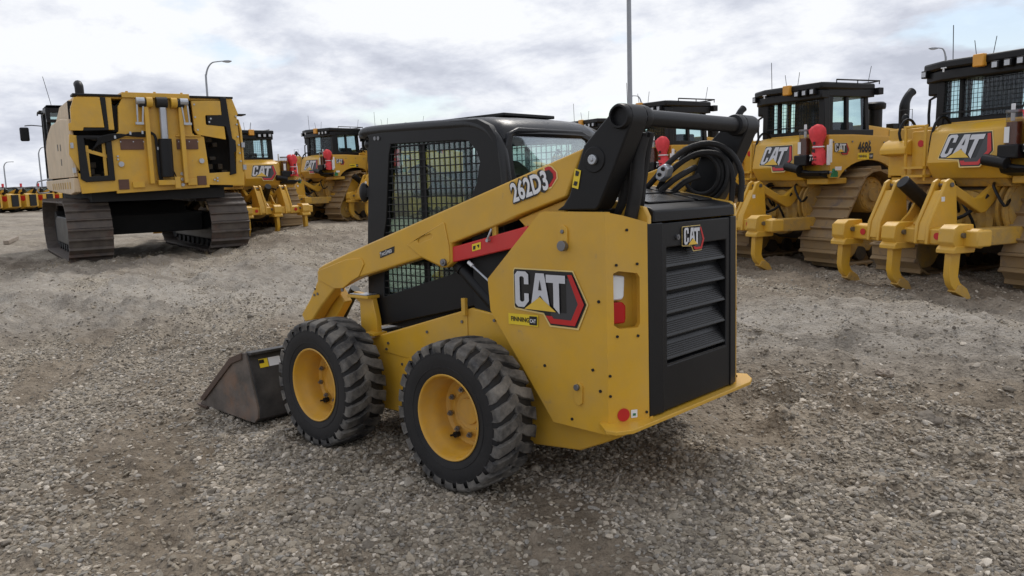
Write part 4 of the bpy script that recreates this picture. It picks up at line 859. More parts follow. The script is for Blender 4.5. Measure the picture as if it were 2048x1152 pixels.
for k in range(10): z = 2.33+k*.063; m.box((cx0-.066, -.66, z-.003), (cx0-.061, .66, z+.003))
m.box((cx0-.075, -.70, 2.40), (cx0-.06, .70, 2.42)); m.build('rear_window_guard', blk, cabf, smooth=0)
m = MB().prism([(-.62, 2.25), (-.58, 2.85), (-.66, 2.95), (-.78, 2.92), (-.80, 2.3)], 'y', -.24, .26); m.box((-.8, -.30, 2.0), (-.15, .32, 2.36)).box((-.55, -.50, 2.2), (-.1, -.36, 2.48)); m.build('operator_seat', seatm, DZ, bevel=.03)
m = MB().box((-.15, -.35, 2.2), (.02, .35, 2.42)).cyl((-.3, .0, 2.4), (-.25, 0, 2.52), .01); m.build('dashboard', seatm, DZ)
# roof
rp_ = [(-1.08, 1.0), (-1.26, .55), (-1.20, -.78), (-1.05, -.80), (.14, -.74), (.24, -.60), (.24, .60), (.10, .76), (-.62, .84), (-.80, 1.02)]
rf = MB().prism(rp_, 'z', 3.02, 3.14).build('cab_roof', blk, DZ, bevel=.03)
m = MB(); m.prism([(-1.04, .98), (-1.23, .55), (-1.17, -.76), (-.98, -.76), (-.92, .98)], 'z', 2.86, 3.02); m.box((-1.06, .74, 2.68), (-.82, .93, 2.90)); m.build('roof_visor', blk, rf, bevel=.025)
m = MB()
for y_, z in ((-.28, 2.98), (-.45, 2.985), (-.62, 2.99)): m.box((-1.275+.06*(-.28-y_), y_-.055, z-.055), (-1.15, y_+.055, z+.045))
m.box((-1.14, .90, 2.94), (-1.04, .99, 3.05)); wl = m.build('work_lamp', blk, rf, bevel=.01, split=True)
m = MB()
for y_, z in ((-.28, 2.98), (-.45, 2.985), (-.62, 2.99)): m.flat([(-1.278+.06*(-.28-y_), y_-.038, z-.04), (-1.278+.06*(-.28-y_), y_+.038, z-.04), (-1.278+.06*(-.28-y_), y_+.038, z+.03), (-1.278+.06*(-.28-y_), y_-.038, z+.03)])
m.flat([(-1.144, .91, 2.96), (-1.144, .98, 2.96), (-1.144, .98, 3.03), (-1.144, .91, 3.03)]); m.build('lamp_lens', lens, wl, smooth=0, split=True)
MB().box((-1.29, -.12, 2.98), (-1.20, .04, 3.15)).build('beacon', amber, rf, bevel=.015)
MB().box((-1.325, .42, 3.02), (-1.31, .50, 3.035)).cyl((-1.32, .46, 2.97), (-1.32, .46, 3.02), .012).build('roof_bracket', white, rf)
m = MB(); m.tube([(-.85, -.80, 3.18), (.20, -.78, 3.18), (.26, -.60, 3.18), (.26, .60, 3.18)], .013, 6, 0)
for x in (-.85, -.35, .18): m.cyl((x, -.79, 3.12), (x, -.79, 3.19), .01, n=6)
m.build('roof_rail', blk, rf); MB().box((.12, -.84, 2.94), (.24, -.70, 3.06)).build('front_work_lamp', blk, rf, bevel=.01)
m = MB().cyl((-1.15, .45, 3.1), (-1.17, .45, 3.62), .006, n=5).cyl((-1.12, .10, 3.1), (-1.14, .13, 3.36), .005, n=5).cyl((-1.05, -.08, 3.1), (-1.05, -.13, 3.38), .005, n=5).cyl((.1, -.6, 3.1), (.12, -.66, 3.45), .005, n=5); m.build('antenna', blk, rf, split=True)
# ripper
m = MB(); m.cyl((-2.50, -1.15, .76), (-2.50, 1.15, .76), .125, n=8); m.box((-2.62, -1.18, .66), (-2.36, 1.18, .86)); beam = m.build('ripper_beam', yel, DZ, bevel=.02)
for y_ in (-.40, .38):
    m = MB()
    for w_ in (-.085, .085): m.plate([[(-2.66, .66), (-2.64, .92), (-2.40, 1.36), (-2.36, 1.45), (-2.29, 1.49), (-2.22, 1.46), (-2.17, 1.36), (-2.14, 1.0), (-2.12, .66)]], 'y', y_+w_-.025, y_+w_+.025)
    m.plate([[(-2.65, .70), (-2.62, .92), (-2.38, 1.34), (-2.35, 1.34), (-2.57, .92), (-2.57, .70)]], 'y', y_-.06, y_+.06); up_ = m.build('ripper_upright', yel, DZ, bevel=.01)
    MB().cyl((-2.27, y_-.13, 1.41), (-2.27, y_+.13, 1.41), .03, n=14).build('pin', bolt, up_)
    lm = MB(); lm.prism([(-2.30, 1.45), (-2.26, 1.48), (-1.75, 1.22), (-1.62, 1.22), (-1.30, 1.42), (-1.16, 1.45), (-1.12, 1.36), (-1.25, 1.25), (-1.52, 1.02), (-1.62, 1.01), (-2.28, 1.35)], 'y', y_-.05, y_+.05); lm.build('ripper_link', yel, DZ, bevel=.015)
MB().box((-2.42, -.84, .62), (-1.2, -.62, .84)).box((-2.42, .62, .62), (-1.2, .84, .84)).build('ripper_lower_frame', yel2, DZ, bevel=.015, split=True)
m = MB(); m.cyl((-2.44, .10, 1.46), (-1.95, .02, 1.06), .095, n=24); rc = m.build('ripper_cylinder', blk, DZ, bevel=.008)
MB().cyl((-1.96, .02, 1.07), (-1.4, -.02, .70), .045, n=14).build('cylinder_rod', silver, rc)
m = MB()
for y_ in (.13, -.11): m.plate([[(-2.60, .84), (-2.45, .90), (-2.28, 1.03), (-2.14, 1.20), (-2.05, 1.22), (-2.0, 1.1), (-2.05, .70), (-2.55, .70)]], 'y', y_-.018, y_+.018)
m.plate([[(-2.56, .84), (-2.3, .88), (-2.1, 1.02), (-2.1, .98), (-2.3, .84)]], 'y', -.10, .12); m.build('cylinder_yoke', yel, DZ, bevel=.006)
for y_ in (.88, 0, -.88):
    m = MB(); m.prism([(-2.76, .66), (-2.80, .72), (-2.78, .88), (-2.70, .93), (-2.45, .93), (-2.40, .64), (-2.44, .60)], 'y', y_-.11, y_+.11); m.prism([(-2.80, .58), (-2.80, .63), (-2.76, .67), (-2.46, .67), (-2.42, .63), (-2.44, .58)], 'y', y_-.13, y_+.13)
    pk = m.build('shank_pocket', yel, beam, bevel=.009)
    MB().cyl((-2.64, y_-.145, .80), (-2.64, y_+.145, .80), .032, n=12).build('pin', bolt, pk)
    m = MB(); m.prism([(-2.74, .60), (-2.76, .30), (-2.72, .18), (-2.64, .10), (-2.52, .06), (-2.47, .14), (-2.56, .20), (-2.60, .28), (-2.57, .60)], 'y', y_-.045, y_+.045); sk3 = m.build('ripper_shank', yel, DZ, bevel=.007)
    m = MB(); m.prism([(-2.60, .17), (-2.66, .09), (-2.45, -.02), (-2.36, -.02), (-2.45, .12), (-2.53, .17)], 'y', y_-.06, y_+.06); m.build('shank_tip', yel2, sk3, bevel=.008)
m = MB()
for y_ in (.58, -.62): m.cyl((-2.626, y_, .77), (-2.634, y_, .77), .045, n=20)
m.build('red_dot_sticker', lred, beam, smooth=0); MB().box((-2.44, -.512, 1.20), (-2.38, -.508, 1.26)).build('white_tag', white, beam, split=True)
# blade
bl = []
for k in range(9): a_ = R(-38+76*k/8); bl.append((3.75-.95*math.cos(a_), .62+.95*math.sin(a_)))
bl += [(p[0]-.05, p[1]) for p in bl[::-1]]
MB().plate([bl], 'y', -1.70, 1.70).build('blade', yel, DZ); MB().beam((.6, 1.62, .5), (2.8, 1.62, .4), .12, .22).beam((.6, -1.62, .5), (2.8, -1.62, .4), .12, .22).build('push_arm', yel2, DZ, bevel=.02, split=True)
def ground_z(x, y): return float(rise(np.array([x]), np.array([y]))[0])
index_kids()
DLAB = 'bulldozers parked in the row'
spots = [(-.65, -10.10, -114.6, 'nearest bulldozer, cut off by the right edge, its three-shank ripper whole in view', 0),
         (2.81, -11.68, -112.3, 'bulldozer with the black number 4686 on its yellow side panel', 0),
         (6.34, -12.07, -105, 'bulldozer just behind the black cross tube of the skid steer loader', 0),
         (10.0, -14.9, -110, 'bulldozer of which only the roof tip shows, right of the skid steer cab roof', 0),
         (19.15, -15.16, -90, 'bulldozer behind the skid steer cab, its ripper showing left of the cab door', .05),
         (20.86, -13.62, -88.7, 'second bulldozer to the right of the excavator, seen from its rear corner', .0),
         (20.39, -9.10, -5.9, 'bulldozer directly right of the boomless excavator, seen nearly square from the rear', 0)]
for i, (x, y, a, lab, dz) in enumerate(spots):
    o = DZ if i == 0 else copy_tree(DZ)
    o.location = (x, y, ground_z(x, y)+dz); o.rotation_euler = (0, 0, R(a)); o['label'] = lab; o['group'] = DLAB
    if i == 1:
        bpy.context.view_layer.update()
        for c in o.children:
            if c.name.startswith('fender') and any('dealer' in k.name for k in c.children): num4686(c)
# ================================================================== large excavator without boom or counterweight (x forward, y left)
EX = thing('tracked_excavator', 'large yellow excavator without boom or counterweight, its open rear facing the camera', 'excavator', (19.43, -5.62, 0), R(-12.9))
bt = []
for k in range(15): a = PI/2+PI*k/14; bt.append((-2.42+.70*math.cos(a), .75+.70*math.sin(a)))
for k in range(15): a = -PI/2+PI*k/14; bt.append((2.42+.70*math.cos(a), .75+.70*math.sin(a)))
for s_ in (1, -1):
    a, b = (1.12, 2.06) if s_ > 0 else (-2.06, -1.12)
    tk = track('track', bt, 62, a, b, dtrk, EX, gh=.055, th=.04)
    m = MB(s_); m.prism([(-2.2, .30), (2.2, .30), (2.3, .9), (1.8, 1.02), (-1.8, 1.02), (-2.3, .9)], 'y', 1.36, 1.82); fr4 = m.build('track_frame', blk, EX, bevel=.03)
    m = MB(s_).cyl((2.5, 1.40, .66), (2.5, 1.78, .66), .48, n=32).cyl((-2.5, 1.42, .66), (-2.5, 1.76, .66), .44, n=32).cyl((-2.5, 1.76, .66), (-2.5, 1.98, .66), .26, n=24)
    for k in range(8): m.cyl((-1.9+k*.54, 1.40, .24), (-1.9+k*.54, 1.80, .24), .14, n=14)
    m.build('track_wheels', dark, fr4)
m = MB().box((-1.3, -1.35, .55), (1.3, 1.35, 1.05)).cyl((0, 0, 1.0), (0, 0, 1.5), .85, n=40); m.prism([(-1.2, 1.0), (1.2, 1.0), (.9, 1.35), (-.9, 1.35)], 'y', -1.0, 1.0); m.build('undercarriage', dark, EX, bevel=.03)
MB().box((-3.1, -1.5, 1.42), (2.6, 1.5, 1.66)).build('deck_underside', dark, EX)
X0 = -3.4
def fl(name, loops, mt, d0, d1, par=EX, bev=.008, lab=None): return MB().plate(loops, 'x', X0+d0, X0+d1).build(name, mt, par, bevel=bev, label=lab)
rear = fl('rear_frame', [[(1.76, 1.97), (1.72, 1.62), (1.0, 1.66), (1.0, 1.60), (-1.08, 1.68), (-1.08, 1.74), (-1.93, 1.70), (-1.95, 2.04), (-1.55, 2.04), (-1.10, 2.02), (-1.04, 2.90), (-.78, 2.95), (-.73, 3.78), (.70, 3.78), (.81, 3.58), (.84, 3.02), (1.02, 2.86), (1.04, 1.92), (1.62, 1.92), (1.62, 2.90), (1.86, 2.95), (1.90, 2.5), (1.76, 2.2)]], yel, 0, .12)
fl('rear_upper_panel', [[(1.70, 3.76), (1.18, 3.77), (1.14, 3.10), (1.56, 3.10), (1.58, 3.03), (1.86, 3.03), (1.86, 3.18), (1.80, 3.20), (1.79, 3.5)]], yel, -.05, .05)
fl('rear_seal_strip', [[(1.18, 3.78), (1.06, 3.78), (1.05, 3.04), (1.58, 3.02), (1.58, 3.10), (1.13, 3.12)]], blk, -.02, .06, bev=.01)
fl('rear_post', [[(1.06, 3.78), (.94, 3.78), (.93, 3.05), (1.06, 3.05)]], yel, .0, .1)
fl('rear_upper_panel', [[(-.80, 3.74), (-1.48, 3.76), (-1.49, 3.42), (-1.12, 3.41), (-1.10, 3.39), (-1.10, 3.20), (-1.12, 3.18), (-1.53, 3.16), (-1.55, 2.83), (-.88, 2.95), (-.82, 3.05)]], yel, -.04, .05)
fl('rear_seal_strip', [[(-1.48, 3.84), (-1.62, 3.84), (-1.70, 2.86), (-1.78, 2.80), (-1.78, 2.56), (-1.72, 2.50), (-1.74, 2.0), (-1.58, 1.96), (-1.60, 2.15), (-1.62, 2.82), (-1.56, 3.14), (-1.14, 3.18), (-1.14, 3.40), (-1.50, 3.42)]], blk, -.05, .04, bev=.01)
fl('corner_frame', [[(-1.62, 3.86), (-1.78, 3.82), (-1.90, 3.46), (-1.86, 3.40), (-1.92, 2.02), (-1.74, 2.02), (-1.79, 2.6), (-1.70, 2.84)]], yel, 0, .09)
m = MB(); m.plate([[(1.64, 2.92), (1.02, 2.92), (1.02, 2.84), (1.55, 2.84)]], 'x', X0-.03, X0+.02); 
m.plate([[(1.72, 2.92), (1.02, 2.92), (1.02, 1.90), (1.62, 1.88), (1.72, 1.95)], [(1.58, 2.86), (1.14, 2.86), (1.14, 2.02), (1.54, 2.0)]], 'x', X0-.05, X0+.01); m.build('opening_seal', blk, EX, bevel=.012)
m = MB().plate([[(1.62, 2.66), (1.58, 2.56), (1.02, 2.38), (1.04, 2.46)]], 'x', X0+.02, X0+.08).box((X0+.03, 1.15, 2.0), (X0+.08, 1.22, 2.85)).box((X0+.03, 1.50, 2.0), (X0+.08, 1.56, 2.7)); m.build('opening_brace', yel, EX, bevel=.004, split=True)
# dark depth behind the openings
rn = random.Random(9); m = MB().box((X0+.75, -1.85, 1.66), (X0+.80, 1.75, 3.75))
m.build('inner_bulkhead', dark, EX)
m = MB()
for k in range(26):
    y_ = rn.choice([rn.uniform(1.1, 1.6), rn.uniform(-1.6, -1.1)]); z = rn.uniform(1.8, 2.9); m.box((X0+.35, y_-.08*rn.random()-.02, z-.06), (X0+.7, y_+.08, z+.08*rn.random()+.02))
m.build('pump_parts', engine, EX, bevel=.01)
m = MB()
for k in range(7):
    z = 2.70+.03*k; m.tube([(X0+.1, 1.50-.05*k, 2.50+.03*k), (X0-.05, 1.30, 2.72+.022*k), (X0-.07, .95, 2.84+.018*k), (X0-.08, .55, 2.98-.012*k), (X0-.08, .30, 2.96-.01*k)], .02, 7, 3)
for k in range(3): m.tube([(X0-.08, .38-.02*k, 3.0-.02*k), (X0-.09, .18, 3.0-.02*k), (X0-.10, .06+.02*k, 2.85), (X0-.10, .05+.02*k, 2.3), (X0-.12, .02+.03*k, 1.95), (X0-.12, -.02+.02*k, 1.78)], .016, 7, 3)
m.tube([(X0-.15, -.05, 1.95), (X0-.2, -.10, 2.12), (X0-.2, -.22, 2.10), (X0-.15, -.30, 1.9)], .014, 6, 3); m.build('hydraulic_hose', blk, EX, split=True)
m = MB()
for y_, z in ((.95, 2.88), (.62, 2.97), (.36, 2.99), (.05, 2.62), (.0, 2.08)): m.box((X0-.12, y_-.02, z-.035), (X0-.06, y_+.02, z+.035))
m.build('hose_clamp', silver, EX, split=True)
# top of the house
m = MB().prism([(X0+.06, 3.76), (X0+.06, 3.84), (X0+.6, 3.87), (-.2, 3.80), (-.2, 1.66), (X0+.85, 1.66), (X0+.85, 3.70)], 'y', -1.72, 1.62); hs_ = m.build('engine_house', yel, EX, bevel=.02)
MB().prism([(X0-.06, 3.78), (X0-.06, 3.90), (X0+1.2, 3.92), (X0+1.2, 3.78)], 'y', -.76, .72).build('top_cover', yel, hs_, bevel=.01)
m = MB()
for y_ in (.6, .0, -.6): m.cyl((X0, y_, 3.90), (X0, y_, 3.93), .03, n=10)
m.build('cover_bolts', yel, hs_)
m = MB().box((X0-.02, .70, 3.80), (X0+.4, 1.72, 3.85)).box((X0-.02, -1.80, 3.82), (X0+.4, -.74, 3.87)); m.build('roof_edge_trim', blk, hs_, bevel=.01, split=True)
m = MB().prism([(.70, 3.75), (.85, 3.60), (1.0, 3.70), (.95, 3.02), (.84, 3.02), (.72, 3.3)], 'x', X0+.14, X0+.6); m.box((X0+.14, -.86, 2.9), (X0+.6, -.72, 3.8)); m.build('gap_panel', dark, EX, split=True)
m = MB(); m.tube([(-2.2, 1.42, 3.7), (-2.2, 1.42, 4.02), (-2.17, 1.42, 4.14), (-2.05, 1.42, 4.20)], .10, 14, 3); m.build('exhaust_stack', blk, EX)
# left side doors
m = MB().plate([[(X0+.02, 2.0), (X0+.10, 3.0), (X0+.25, 3.30), (-1.6, 3.42), (.6, 3.42), (1.4, 3.30), (2.2, 3.1), (2.6, 2.9), (2.6, 2.05)]], 'y', 1.76, 1.84); sd3 = m.build('side_door', cream2, EX, bevel=.03)
m = MB(); 
for x, z in ((-1.2, 2.75), (-.6, 2.78), (-1.1, 2.4)): m.box((x-.06, 1.842, z-.08), (x+.06, 1.848, z+.08))
m.build('door_latch', blk, sd3, split=True)
MB().prism([(X0+.25, 3.35), (-2.4, 3.80), (-.4, 3.80), (1.0, 3.45)], 'y', 1.62, 1.70).build('upper_side_panel', cream2, EX, bevel=.02)
m = MB().prism([(X0+.05, 1.98), (X0+.05, 1.66), (-2.5, 1.60), (2.6, 1.72), (3.3, 1.80), (3.3, 2.0)], 'y', 1.72, 1.86); sl_ = m.build('side_step', cream2, EX, bevel=.02)
m = MB()
for k in range(9): m.box((-2.7+k*.5, 1.861, 1.74), (-2.5+k*.5, 1.866, 1.90))
m.build('step_slots', yel2, sl_)
m = MB()
for z in (2.15, 2.7): m.box((X0-.03, 1.80, z-.06), (X0+.05, 1.86, z+.06))
for z in (2.15, 2.7): m.box((X0-.03, -2.0, z-.06), (X0+.05, -1.92, z+.06))
m.build('door_hinge', silver, EX, split=True)
MB().prism([(X0+.02, 2.02), (X0+.05, 3.1), (X0+.25, 3.35), (.5, 3.4), (2.2, 3.2), (2.2, 2.02)], 'y', -1.98, -1.92).build('side_door', yel, EX, bevel=.02)
MB().box((X0+.1, -2.12, 3.44), (X0+.5, -1.86, 3.47)).build('side_lamp_guard', blk, EX)
MB().prism([(.0, 1.66), (0, 3.2), (2.0, 3.1), (2.3, 2.4), (2.5, 1.66)], 'y', -1.9, .55).build('front_house', yel, EX, bevel=.03)
# cab at the front left
m = MB(); c0, c1, y0, y1, z0, z1 = 2.15, 3.75, .72, 1.74, 1.98, 3.98
for x in (c0, 3.1, c1):
    for y_ in (y0, y1): m.beam((x, y_, z0), (x-(.25 if x == c1 else 0), y_, z1), .11, .11, (1, 0, 0))
m.box((c0-.05, y0-.05, z1-.10), (c1-.18, y1+.05, z1+.04)); m.box((c0-.05, y0-.05, z0-.06), (c1+.05, y1+.05, z0+.12)); m.box((c0-.03, y0, 2.1), (c0+.03, y1, 3.1)); m.box((c0, y1-.03, 3.0), (3.1, y1+.03, 3.08))
cf = m.build('cab_frame', blk, EX, bevel=.015)
MB().flat([(c0, y0, 3.1), (c0, y1, 3.1), (c0, y1, 3.95), (c0, y0, 3.95)]).build('rear_window', glass, cf, smooth=0)
MB().flat([(c0, y1, 2.1), (c1, y1, 2.1), (c1-.22, y1, 3.95), (c0, y1, 3.95)]).build('side_window', glass, cf, smooth=0); MB().flat([(c1, y0, 2.1), (c1, y1, 2.1), (c1-.22, y1, 3.95), (c1-.22, y0, 3.95)]).build('front_window', glass, cf, smooth=0)
m = MB(); m.tube([(3.6, 1.8, 4.02), (3.9, 1.84, 4.03), (4.05, 1.84, 3.95)], .02, 6, 2); m.box((3.4, .70, 4.02), (4.1, 1.84, 4.045)); m.box((c0-.1, .7, 4.06), (3.3, 1.76, 4.08)); m.build('roof_visor', blk, cf)
MB().box((3.0, 1.7, 3.9), (3.05, 1.9, 3.95)).tube([(3.58, 1.74, 3.60), (3.75, 2.05, 3.64), (3.75, 2.22, 3.62)], .014, 6, 2).build('mirror_arm', blk, EX)
MB().box((3.72, 2.12, 3.18), (3.80, 2.36, 3.58)).build('mirror', blk, EX, bevel=.04)
MB().box((1.9, 1.5, 3.60), (2.1, 1.8, 3.68)).box((2.0, 1.2, 3.30), (2.08, 1.6, 3.62)).build('camera_bracket', blk, EX)
m = MB().tube([(2.5, 1.86, 1.68), (2.5, 2.12, 1.66), (2.5, 2.16, 1.8), (2.5, 2.14, 1.98), (2.5, 1.86, 2.04)], .02, 8, 2); m.build('step_rail', silver, EX)
MB().cyl((2.9, 1.55, 4.1), (2.9, 1.70, 4.95), .008, n=5).build('antenna', blk, cf)
# counterweight lift cylinder, lugs, chains
for y_ in (.24, -.52): MB().box((X0-.16, y_-.05, 1.80), (X0, y_+.05, 3.62)).build('cylinder_guide', yel, EX, bevel=.01)
m = MB()
for y_ in (.16, -.38): m.cyl((X0-.12, y_-.07, 3.68), (X0-.12, y_+.07, 3.68), .12, n=20); m.box((X0-.12, y_-.06, 3.56), (X0, y_+.06, 3.72))
m.build('lift_lug', yel, EX, bevel=.01, split=True)
MB().cyl((X0-.12, -.23, 3.68), (X0-.12, .01, 3.68), .125, n=20).cyl((X0-.12, -.60, 3.66), (X0-.12, -.45, 3.66), .10, n=14).cyl((X0-.12, .24, 3.66), (X0-.12, .38, 3.66), .10, n=14).build('pivot_bush', rub, EX, split=True)
lc = MB().cyl((X0-.14, -.10, 1.95), (X0-.14, -.11, 2.84), .15, n=24).build('lift_cylinder', blk, EX, bevel=.01); MB().cyl((X0-.14, -.11, 2.84), (X0-.14, -.12, 3.56), .085, n=18).build('cylinder_rod', silver, lc)
MB().box((X0-.22, -.28, 1.76), (X0-.02, .12, 1.88)).box((X0-.24, -.36, 1.68), (X0-.1, -.24, 1.95)).build('cylinder_base', yel, EX, bevel=.01)
for y_ in (.36, -.60):
    m = MB(); s2 = 1 if y_ > 0 else -1
    for d_ in (.07, -.07): m.beam((X0-.16, y_+d_, 3.74), (X0-.16, y_+d_*.75+s2*.04, 3.18), .035, .04, (1, 0, 0))
    m.cyl((X0-.16, y_-.09, 3.70), (X0-.16, y_+.09, 3.70), .085, n=18); m.box((X0-.19, y_-.09+s2*.05, 3.16), (X0-.13, y_+.09+s2*.05, 3.22)); m.build('chain_link', silver, EX, bevel=.006)
m = MB()
for a_ in ((.84, .34, 2.60, 2.84), (-.39, -.88, 2.60, 2.84), (.95, .73, 1.69, 1.92), (-.80, -1.01, 1.74, 1.96)): m.box((X0-.03, a_[1], a_[2]), (X0, a_[0], a_[3]))
m.build('wear_pad', rustp, EX, bevel=.006, split=True)
m = MB()
for y_ in (.85, .58, .36, -.42, -.66, -.86): m.cyl((X0-.034, y_-.02, 2.78), (X0-.028, y_-.02, 2.78), .014, n=8)
m.cyl((X0-.06, .86, 2.27), (X0, .86, 2.27), .06, n=14).cyl((X0-.06, -.93, 2.32), (X0, -.93, 2.32), .06, n=14)
for z in (2.02, 1.89, 1.76): m.cyl((X0-.02, -.46, z), (X0, -.46, z), .04, n=14)
for y_, z in ((.92, 2.45), (.92, 2.38), (-1.2, 1.86), (-1.27, 1.90), (-1.27, 1.83), (-1.83, 3.4), (-1.84, 3.2), (-1.84, 2.9), (-1.85, 2.7), (-1.86, 2.5), (-1.87, 2.3), (-.86, 3.66), (-.86, 3.36), (-.90, 3.06), (-1.22, 3.33), (-1.18, 3.25)): m.cyl((X0-.056, y_, z), (X0, y_, z), .022, n=8)
m.build('frame_bolt', silver, EX, split=True)
m = MB().box((X0-.08, .40, 1.72), (X0, .66, 1.86)).box((X0-.08, -.56, 1.74), (X0, -.78, 1.90)).box((X0-.03, -.80, 2.92), (X0+.02, -.42, 2.97)).box((X0-.05, .32, 2.88), (X0+.02, .88, 2.92)).box((X0-.05, -.96, 2.90), (X0+.02, -.38, 2.93)); m.build('support_block', yel, EX, bevel=.008, split=True)

# ================================================================== far row of small skid steers
FS = thing('skid_steer_loader', 'x', 'skid steer loader')
m = MB().prism([(-1.0, .4), (-1.0, 1.4), (-.4, 1.5), (.3, 1.0), (1.3, .8), (1.4, .3), (-.5, .25)], 'y', -.66, .66); m.build('body', yel, FS, bevel=.03)
MB().box((-1.06, -.38, .45), (-1.0, .30, 1.38)).build('engine_door', blk, FS)
m = MB().prism([(-.1, 1.0), (-.1, 1.8), (.1, 2.02), (1.1, 1.98), (1.2, .8)], 'y', -.46, .46); cb_ = m.build('cab', blk, FS, bevel=.04)
MB().plate([[(.15, 1.3), (.15, 1.85), (.95, 1.85), (1.05, 1.1)]], 'y', .462, .466).build('side_glass', glass, cb_); MB().box((-.115, -.36, 1.5), (-.105, .36, 1.8)).build('rear_glass', glass, cb_)
for s_ in (1, -1):
    m = MB(s_).beam((-.7, .62, 1.72), (1.4, .62, 1.02), .10, .2); m.beam((1.35, .62, 1.05), (1.75, .62, .5), .10, .18); m.build('lift_arm', yel, FS, bevel=.01)
    MB(s_).beam((-.9, .60, 1.85), (-.6, .60, 1.4), .12, .22).build('rear_link', blk, FS)
    for x in (0, 1.2): MB(s_).cyl((x, .66, .41), (x, .92, .41), .41, n=20).cyl((x, .92, .41), (x, .93, .41), .2, n=16).build('tyre', rub, FS, bevel=.04)
MB().cyl((-.8, -.62, 1.9), (-.8, .62, 1.9), .05, n=12).build('cross_tube', blk, FS); MB().cyl((.1, -.2, 2.02), (.1, -.2, 2.14), .08, n=12).box((.04, -.26, 2.14), (.16, -.14, 2.28)).build('beacon', redc, FS); MB().box((1.9, -.9, .03), (2.5, .9, .5)).build('bucket', bkt, FS, bevel=.05)
MB().plate([[(-.5, 1.3), (-.95, 1.3), (-.95, .95), (-.75, .85), (-.5, .95)]], 'y', .662, .668).build('red_decal', lred, FS)
index_kids()
fl_ = ['leftmost', 'second from left', 'third from left', 'fourth from left', 'fifth from left', 'sixth from left']
p0 = Vector((69.0, -14.6)); 
for k in range(8):
    o = FS if k == 0 else copy_tree(FS)
    q_ = p0+Vector((.98, -1.57))*k; o.location = (q_.x, q_.y, ground_z(q_.x, q_.y)+.02); o.rotation_euler = (0, 0, R(32))
    o['label'] = ('small yellow skid steer in the distant row at the far left, '+fl_[k]) if k < 6 else ('small skid steer of the distant far-left row, '+('hidden partly behind the large dark left track' if k == 6 else 'its nearest one, behind the large left track'))
    o['group'] = 'distant row of small skid steer loaders'
# ================================================================== lamp posts
def lamp(name_label, x, y, hgt, arm, az, r_=.10, bend=1.6, group='street lamps around the yard'):
    t_ = thing('street_lamp', name_label, 'street lamp', (x, y, ground_z(x, y)-.05), R(az), group)
    pts_ = [(0, 0, 0), (0, 0, hgt*.5), (0, 0, hgt-bend)]; 
    for k in range(1, 6): a_ = PI/2*k/5; pts_.append((arm*.55*(1-math.cos(a_)), 0, hgt-bend+bend*math.sin(a_)))
    pts_.append((arm, 0, hgt+.05)); MB().tube(pts_, lambda q_: r_*(1-.6*q_), 10, 2).build('pole', polem, t_)
    hd_ = MB().ell((arm+.30, 0, hgt+.02), (.42, .14, .10)).build('lamp_head', polem, t_); MB().ell((arm+.34, 0, hgt-.04), (.26, .11, .07)).build('lamp_lens', lens, hd_); return t_
def at(px, depth):       # ground position along a bearing
    d = fw+r2*((px-1024)/1612)-u2*((380-576)/1612); return CAM+d*depth
q_ = at(1262, 30); tp = thing('light_mast', 'tall tapered grey mast rising out of the top of the photo behind the cross tube', 'light mast', (q_.x, q_.y, ground_z(q_.x, q_.y)-.05))
tp.rotation_euler = (0, 0, 0)
MB().tube([(0, 0, 0), (0, 0, 8), (0, 0, 16)], lambda t_: .10-.035*t_, 12, 4).build('pole', polem, tp); MB().cyl((0, 0, 0), (0, 0, .06), .26, n=16).box((-.5, -.12, 15.9), (.5, .12, 16.05)).build('mast_fitting', polem, tp)
q_ = at(430, 70); lamp('curved grey street lamp above the excavator body, its arm to the right', q_.x, q_.y, 12.1, 1.6, math.degrees(YAW)-90, .10, 1.5)
q_ = at(13, 250); lamp('tiny curved street lamp at the far left edge, arm to the right', q_.x, q_.y, 11.2, 2.6, math.degrees(YAW)-90, .22, 1.8)
q_ = at(85, 180); lamp('small curved street lamp just left of the excavator cab', q_.x, q_.y, 11.5, 2.2, math.degrees(YAW)-90, .17, 1.8)
q_ = at(1881, 68); lamp('street lamp rising left of the nearest bulldozer cab, its arm to the left', q_.x, q_.y, 11.0, .75, math.degrees(YAW)+90, .10, 1.1)
q_ = at(1284, 110); lamp('far street lamp whose head shows just right of the tall mast, arm to the left', q_.x, q_.y, 11.9, 1.1, math.degrees(YAW)+90, .13, 1.2)
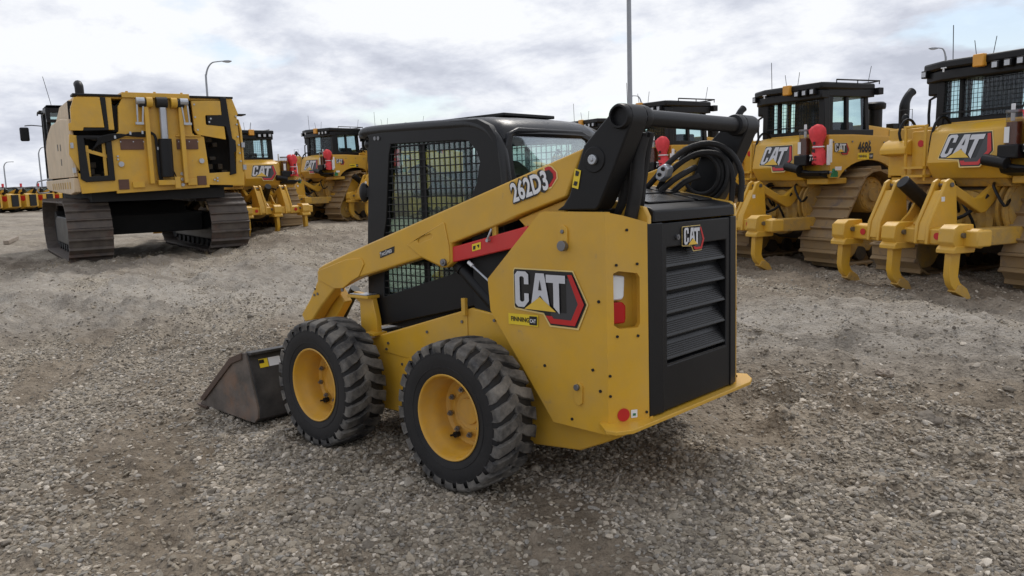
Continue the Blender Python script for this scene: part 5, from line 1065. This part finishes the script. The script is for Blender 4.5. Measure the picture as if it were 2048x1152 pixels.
# ================================================================== timber block, clods, dry grass
tb = MB().beam((27.2, -4.45, .08), (30.0, -5.55, .08), .16, .14).build('timber_block', wood, bevel=.02); tag(tb, 'pale squared timber lying on the gravel at the far left', 'timber')
rn = random.Random(4); gm3 = MB()
for cx_, cy_, n_, rr3_ in ((16.4, -2.6, 26, .6), (15.6, -5.6, 40, .9), (14.5, -3.9, 30, .7), (12.5, -3.2, 26, .8), (16.2, -7.4, 20, .5), (15.8, -3.9, 30, .6)):
    for k in range(n_):
        x = cx_+rn.gauss(0, rr3_*.5); y = cy_+rn.gauss(0, rr3_*.5); z = float(height(x, y)); L_ = rn.uniform(.06, .20); a_ = rn.uniform(0, 6.28); w_ = .004
        gm3.add([(x-w_*math.sin(a_), y+w_*math.cos(a_), z-.01), (x+w_*math.sin(a_), y-w_*math.cos(a_), z-.01), (x+math.cos(a_)*L_*.6, y+math.sin(a_)*L_*.6, z+L_*.8)], [(0, 1, 2)])
gg = gm3.build('dry_grass', straw, smooth=0); tag(gg, 'sparse tufts of dry straw in the gravel before the dark tracks', kind='stuff')
clodm = mat('dirt_clod', (.20, .172, .138), .95, bump=1.0, bscale=18, var=.3, dust=.5, dustcol=(.24, .21, .18)); import bmesh
CL = [(1770, 748, .06, 'pale rounded stone on the churned gravel right of the engine door'), (1762, 758, .05, None), (1850, 842, .085, 'largest brown dirt clod at the right, beside a shadowed hollow'), (1810, 850, .05, None), (640, 1010, .06, None), (1600, 930, .06, None), (1700, 900, .07, None), (1520, 1000, .05, None)]
def ground_px(px, py):
    d = fw+r2*((px-1024)/1612)-u2*((py-576)/1612); t_ = -CAM.z/d.z; return CAM+d*t_
for i, (px, py, r_, lab) in enumerate(CL):
    if lab is None: continue
    p = ground_px(px, py); bm = bmesh.new(); bmesh.ops.create_icosphere(bm, subdivisions=4, radius=1); rn = random.Random(i); o1, o2 = rn.random()*9, rn.random()*9
    from mathutils import noise
    for v in bm.verts: v.co *= 1+.45*noise.noise(v.co*1.3+Vector((o1, o2, 0)))+.3*noise.noise(v.co*3.4+Vector((o2, o1, 0)))+.18*noise.noise(v.co*9); v.co.z *= .62; v.co *= r_
    me_ = D.meshes.new('s'); bm.to_mesh(me_); bm.free(); me_.name = 'stone' if 'stone' in lab else 'dirt_clod'; me_.materials.append(wood if 'stone' in lab else clodm); me_.polygons.foreach_set('use_smooth', [True]*len(me_.polygons))
    o = D.objects.new(me_.name, me_); S.collection.objects.link(o); o.location = (p.x, p.y, float(height(p.x, p.y))+r_*.3); tag(o, lab, 'stone' if 'stone' in lab else 'dirt clod')
sun_ok = True
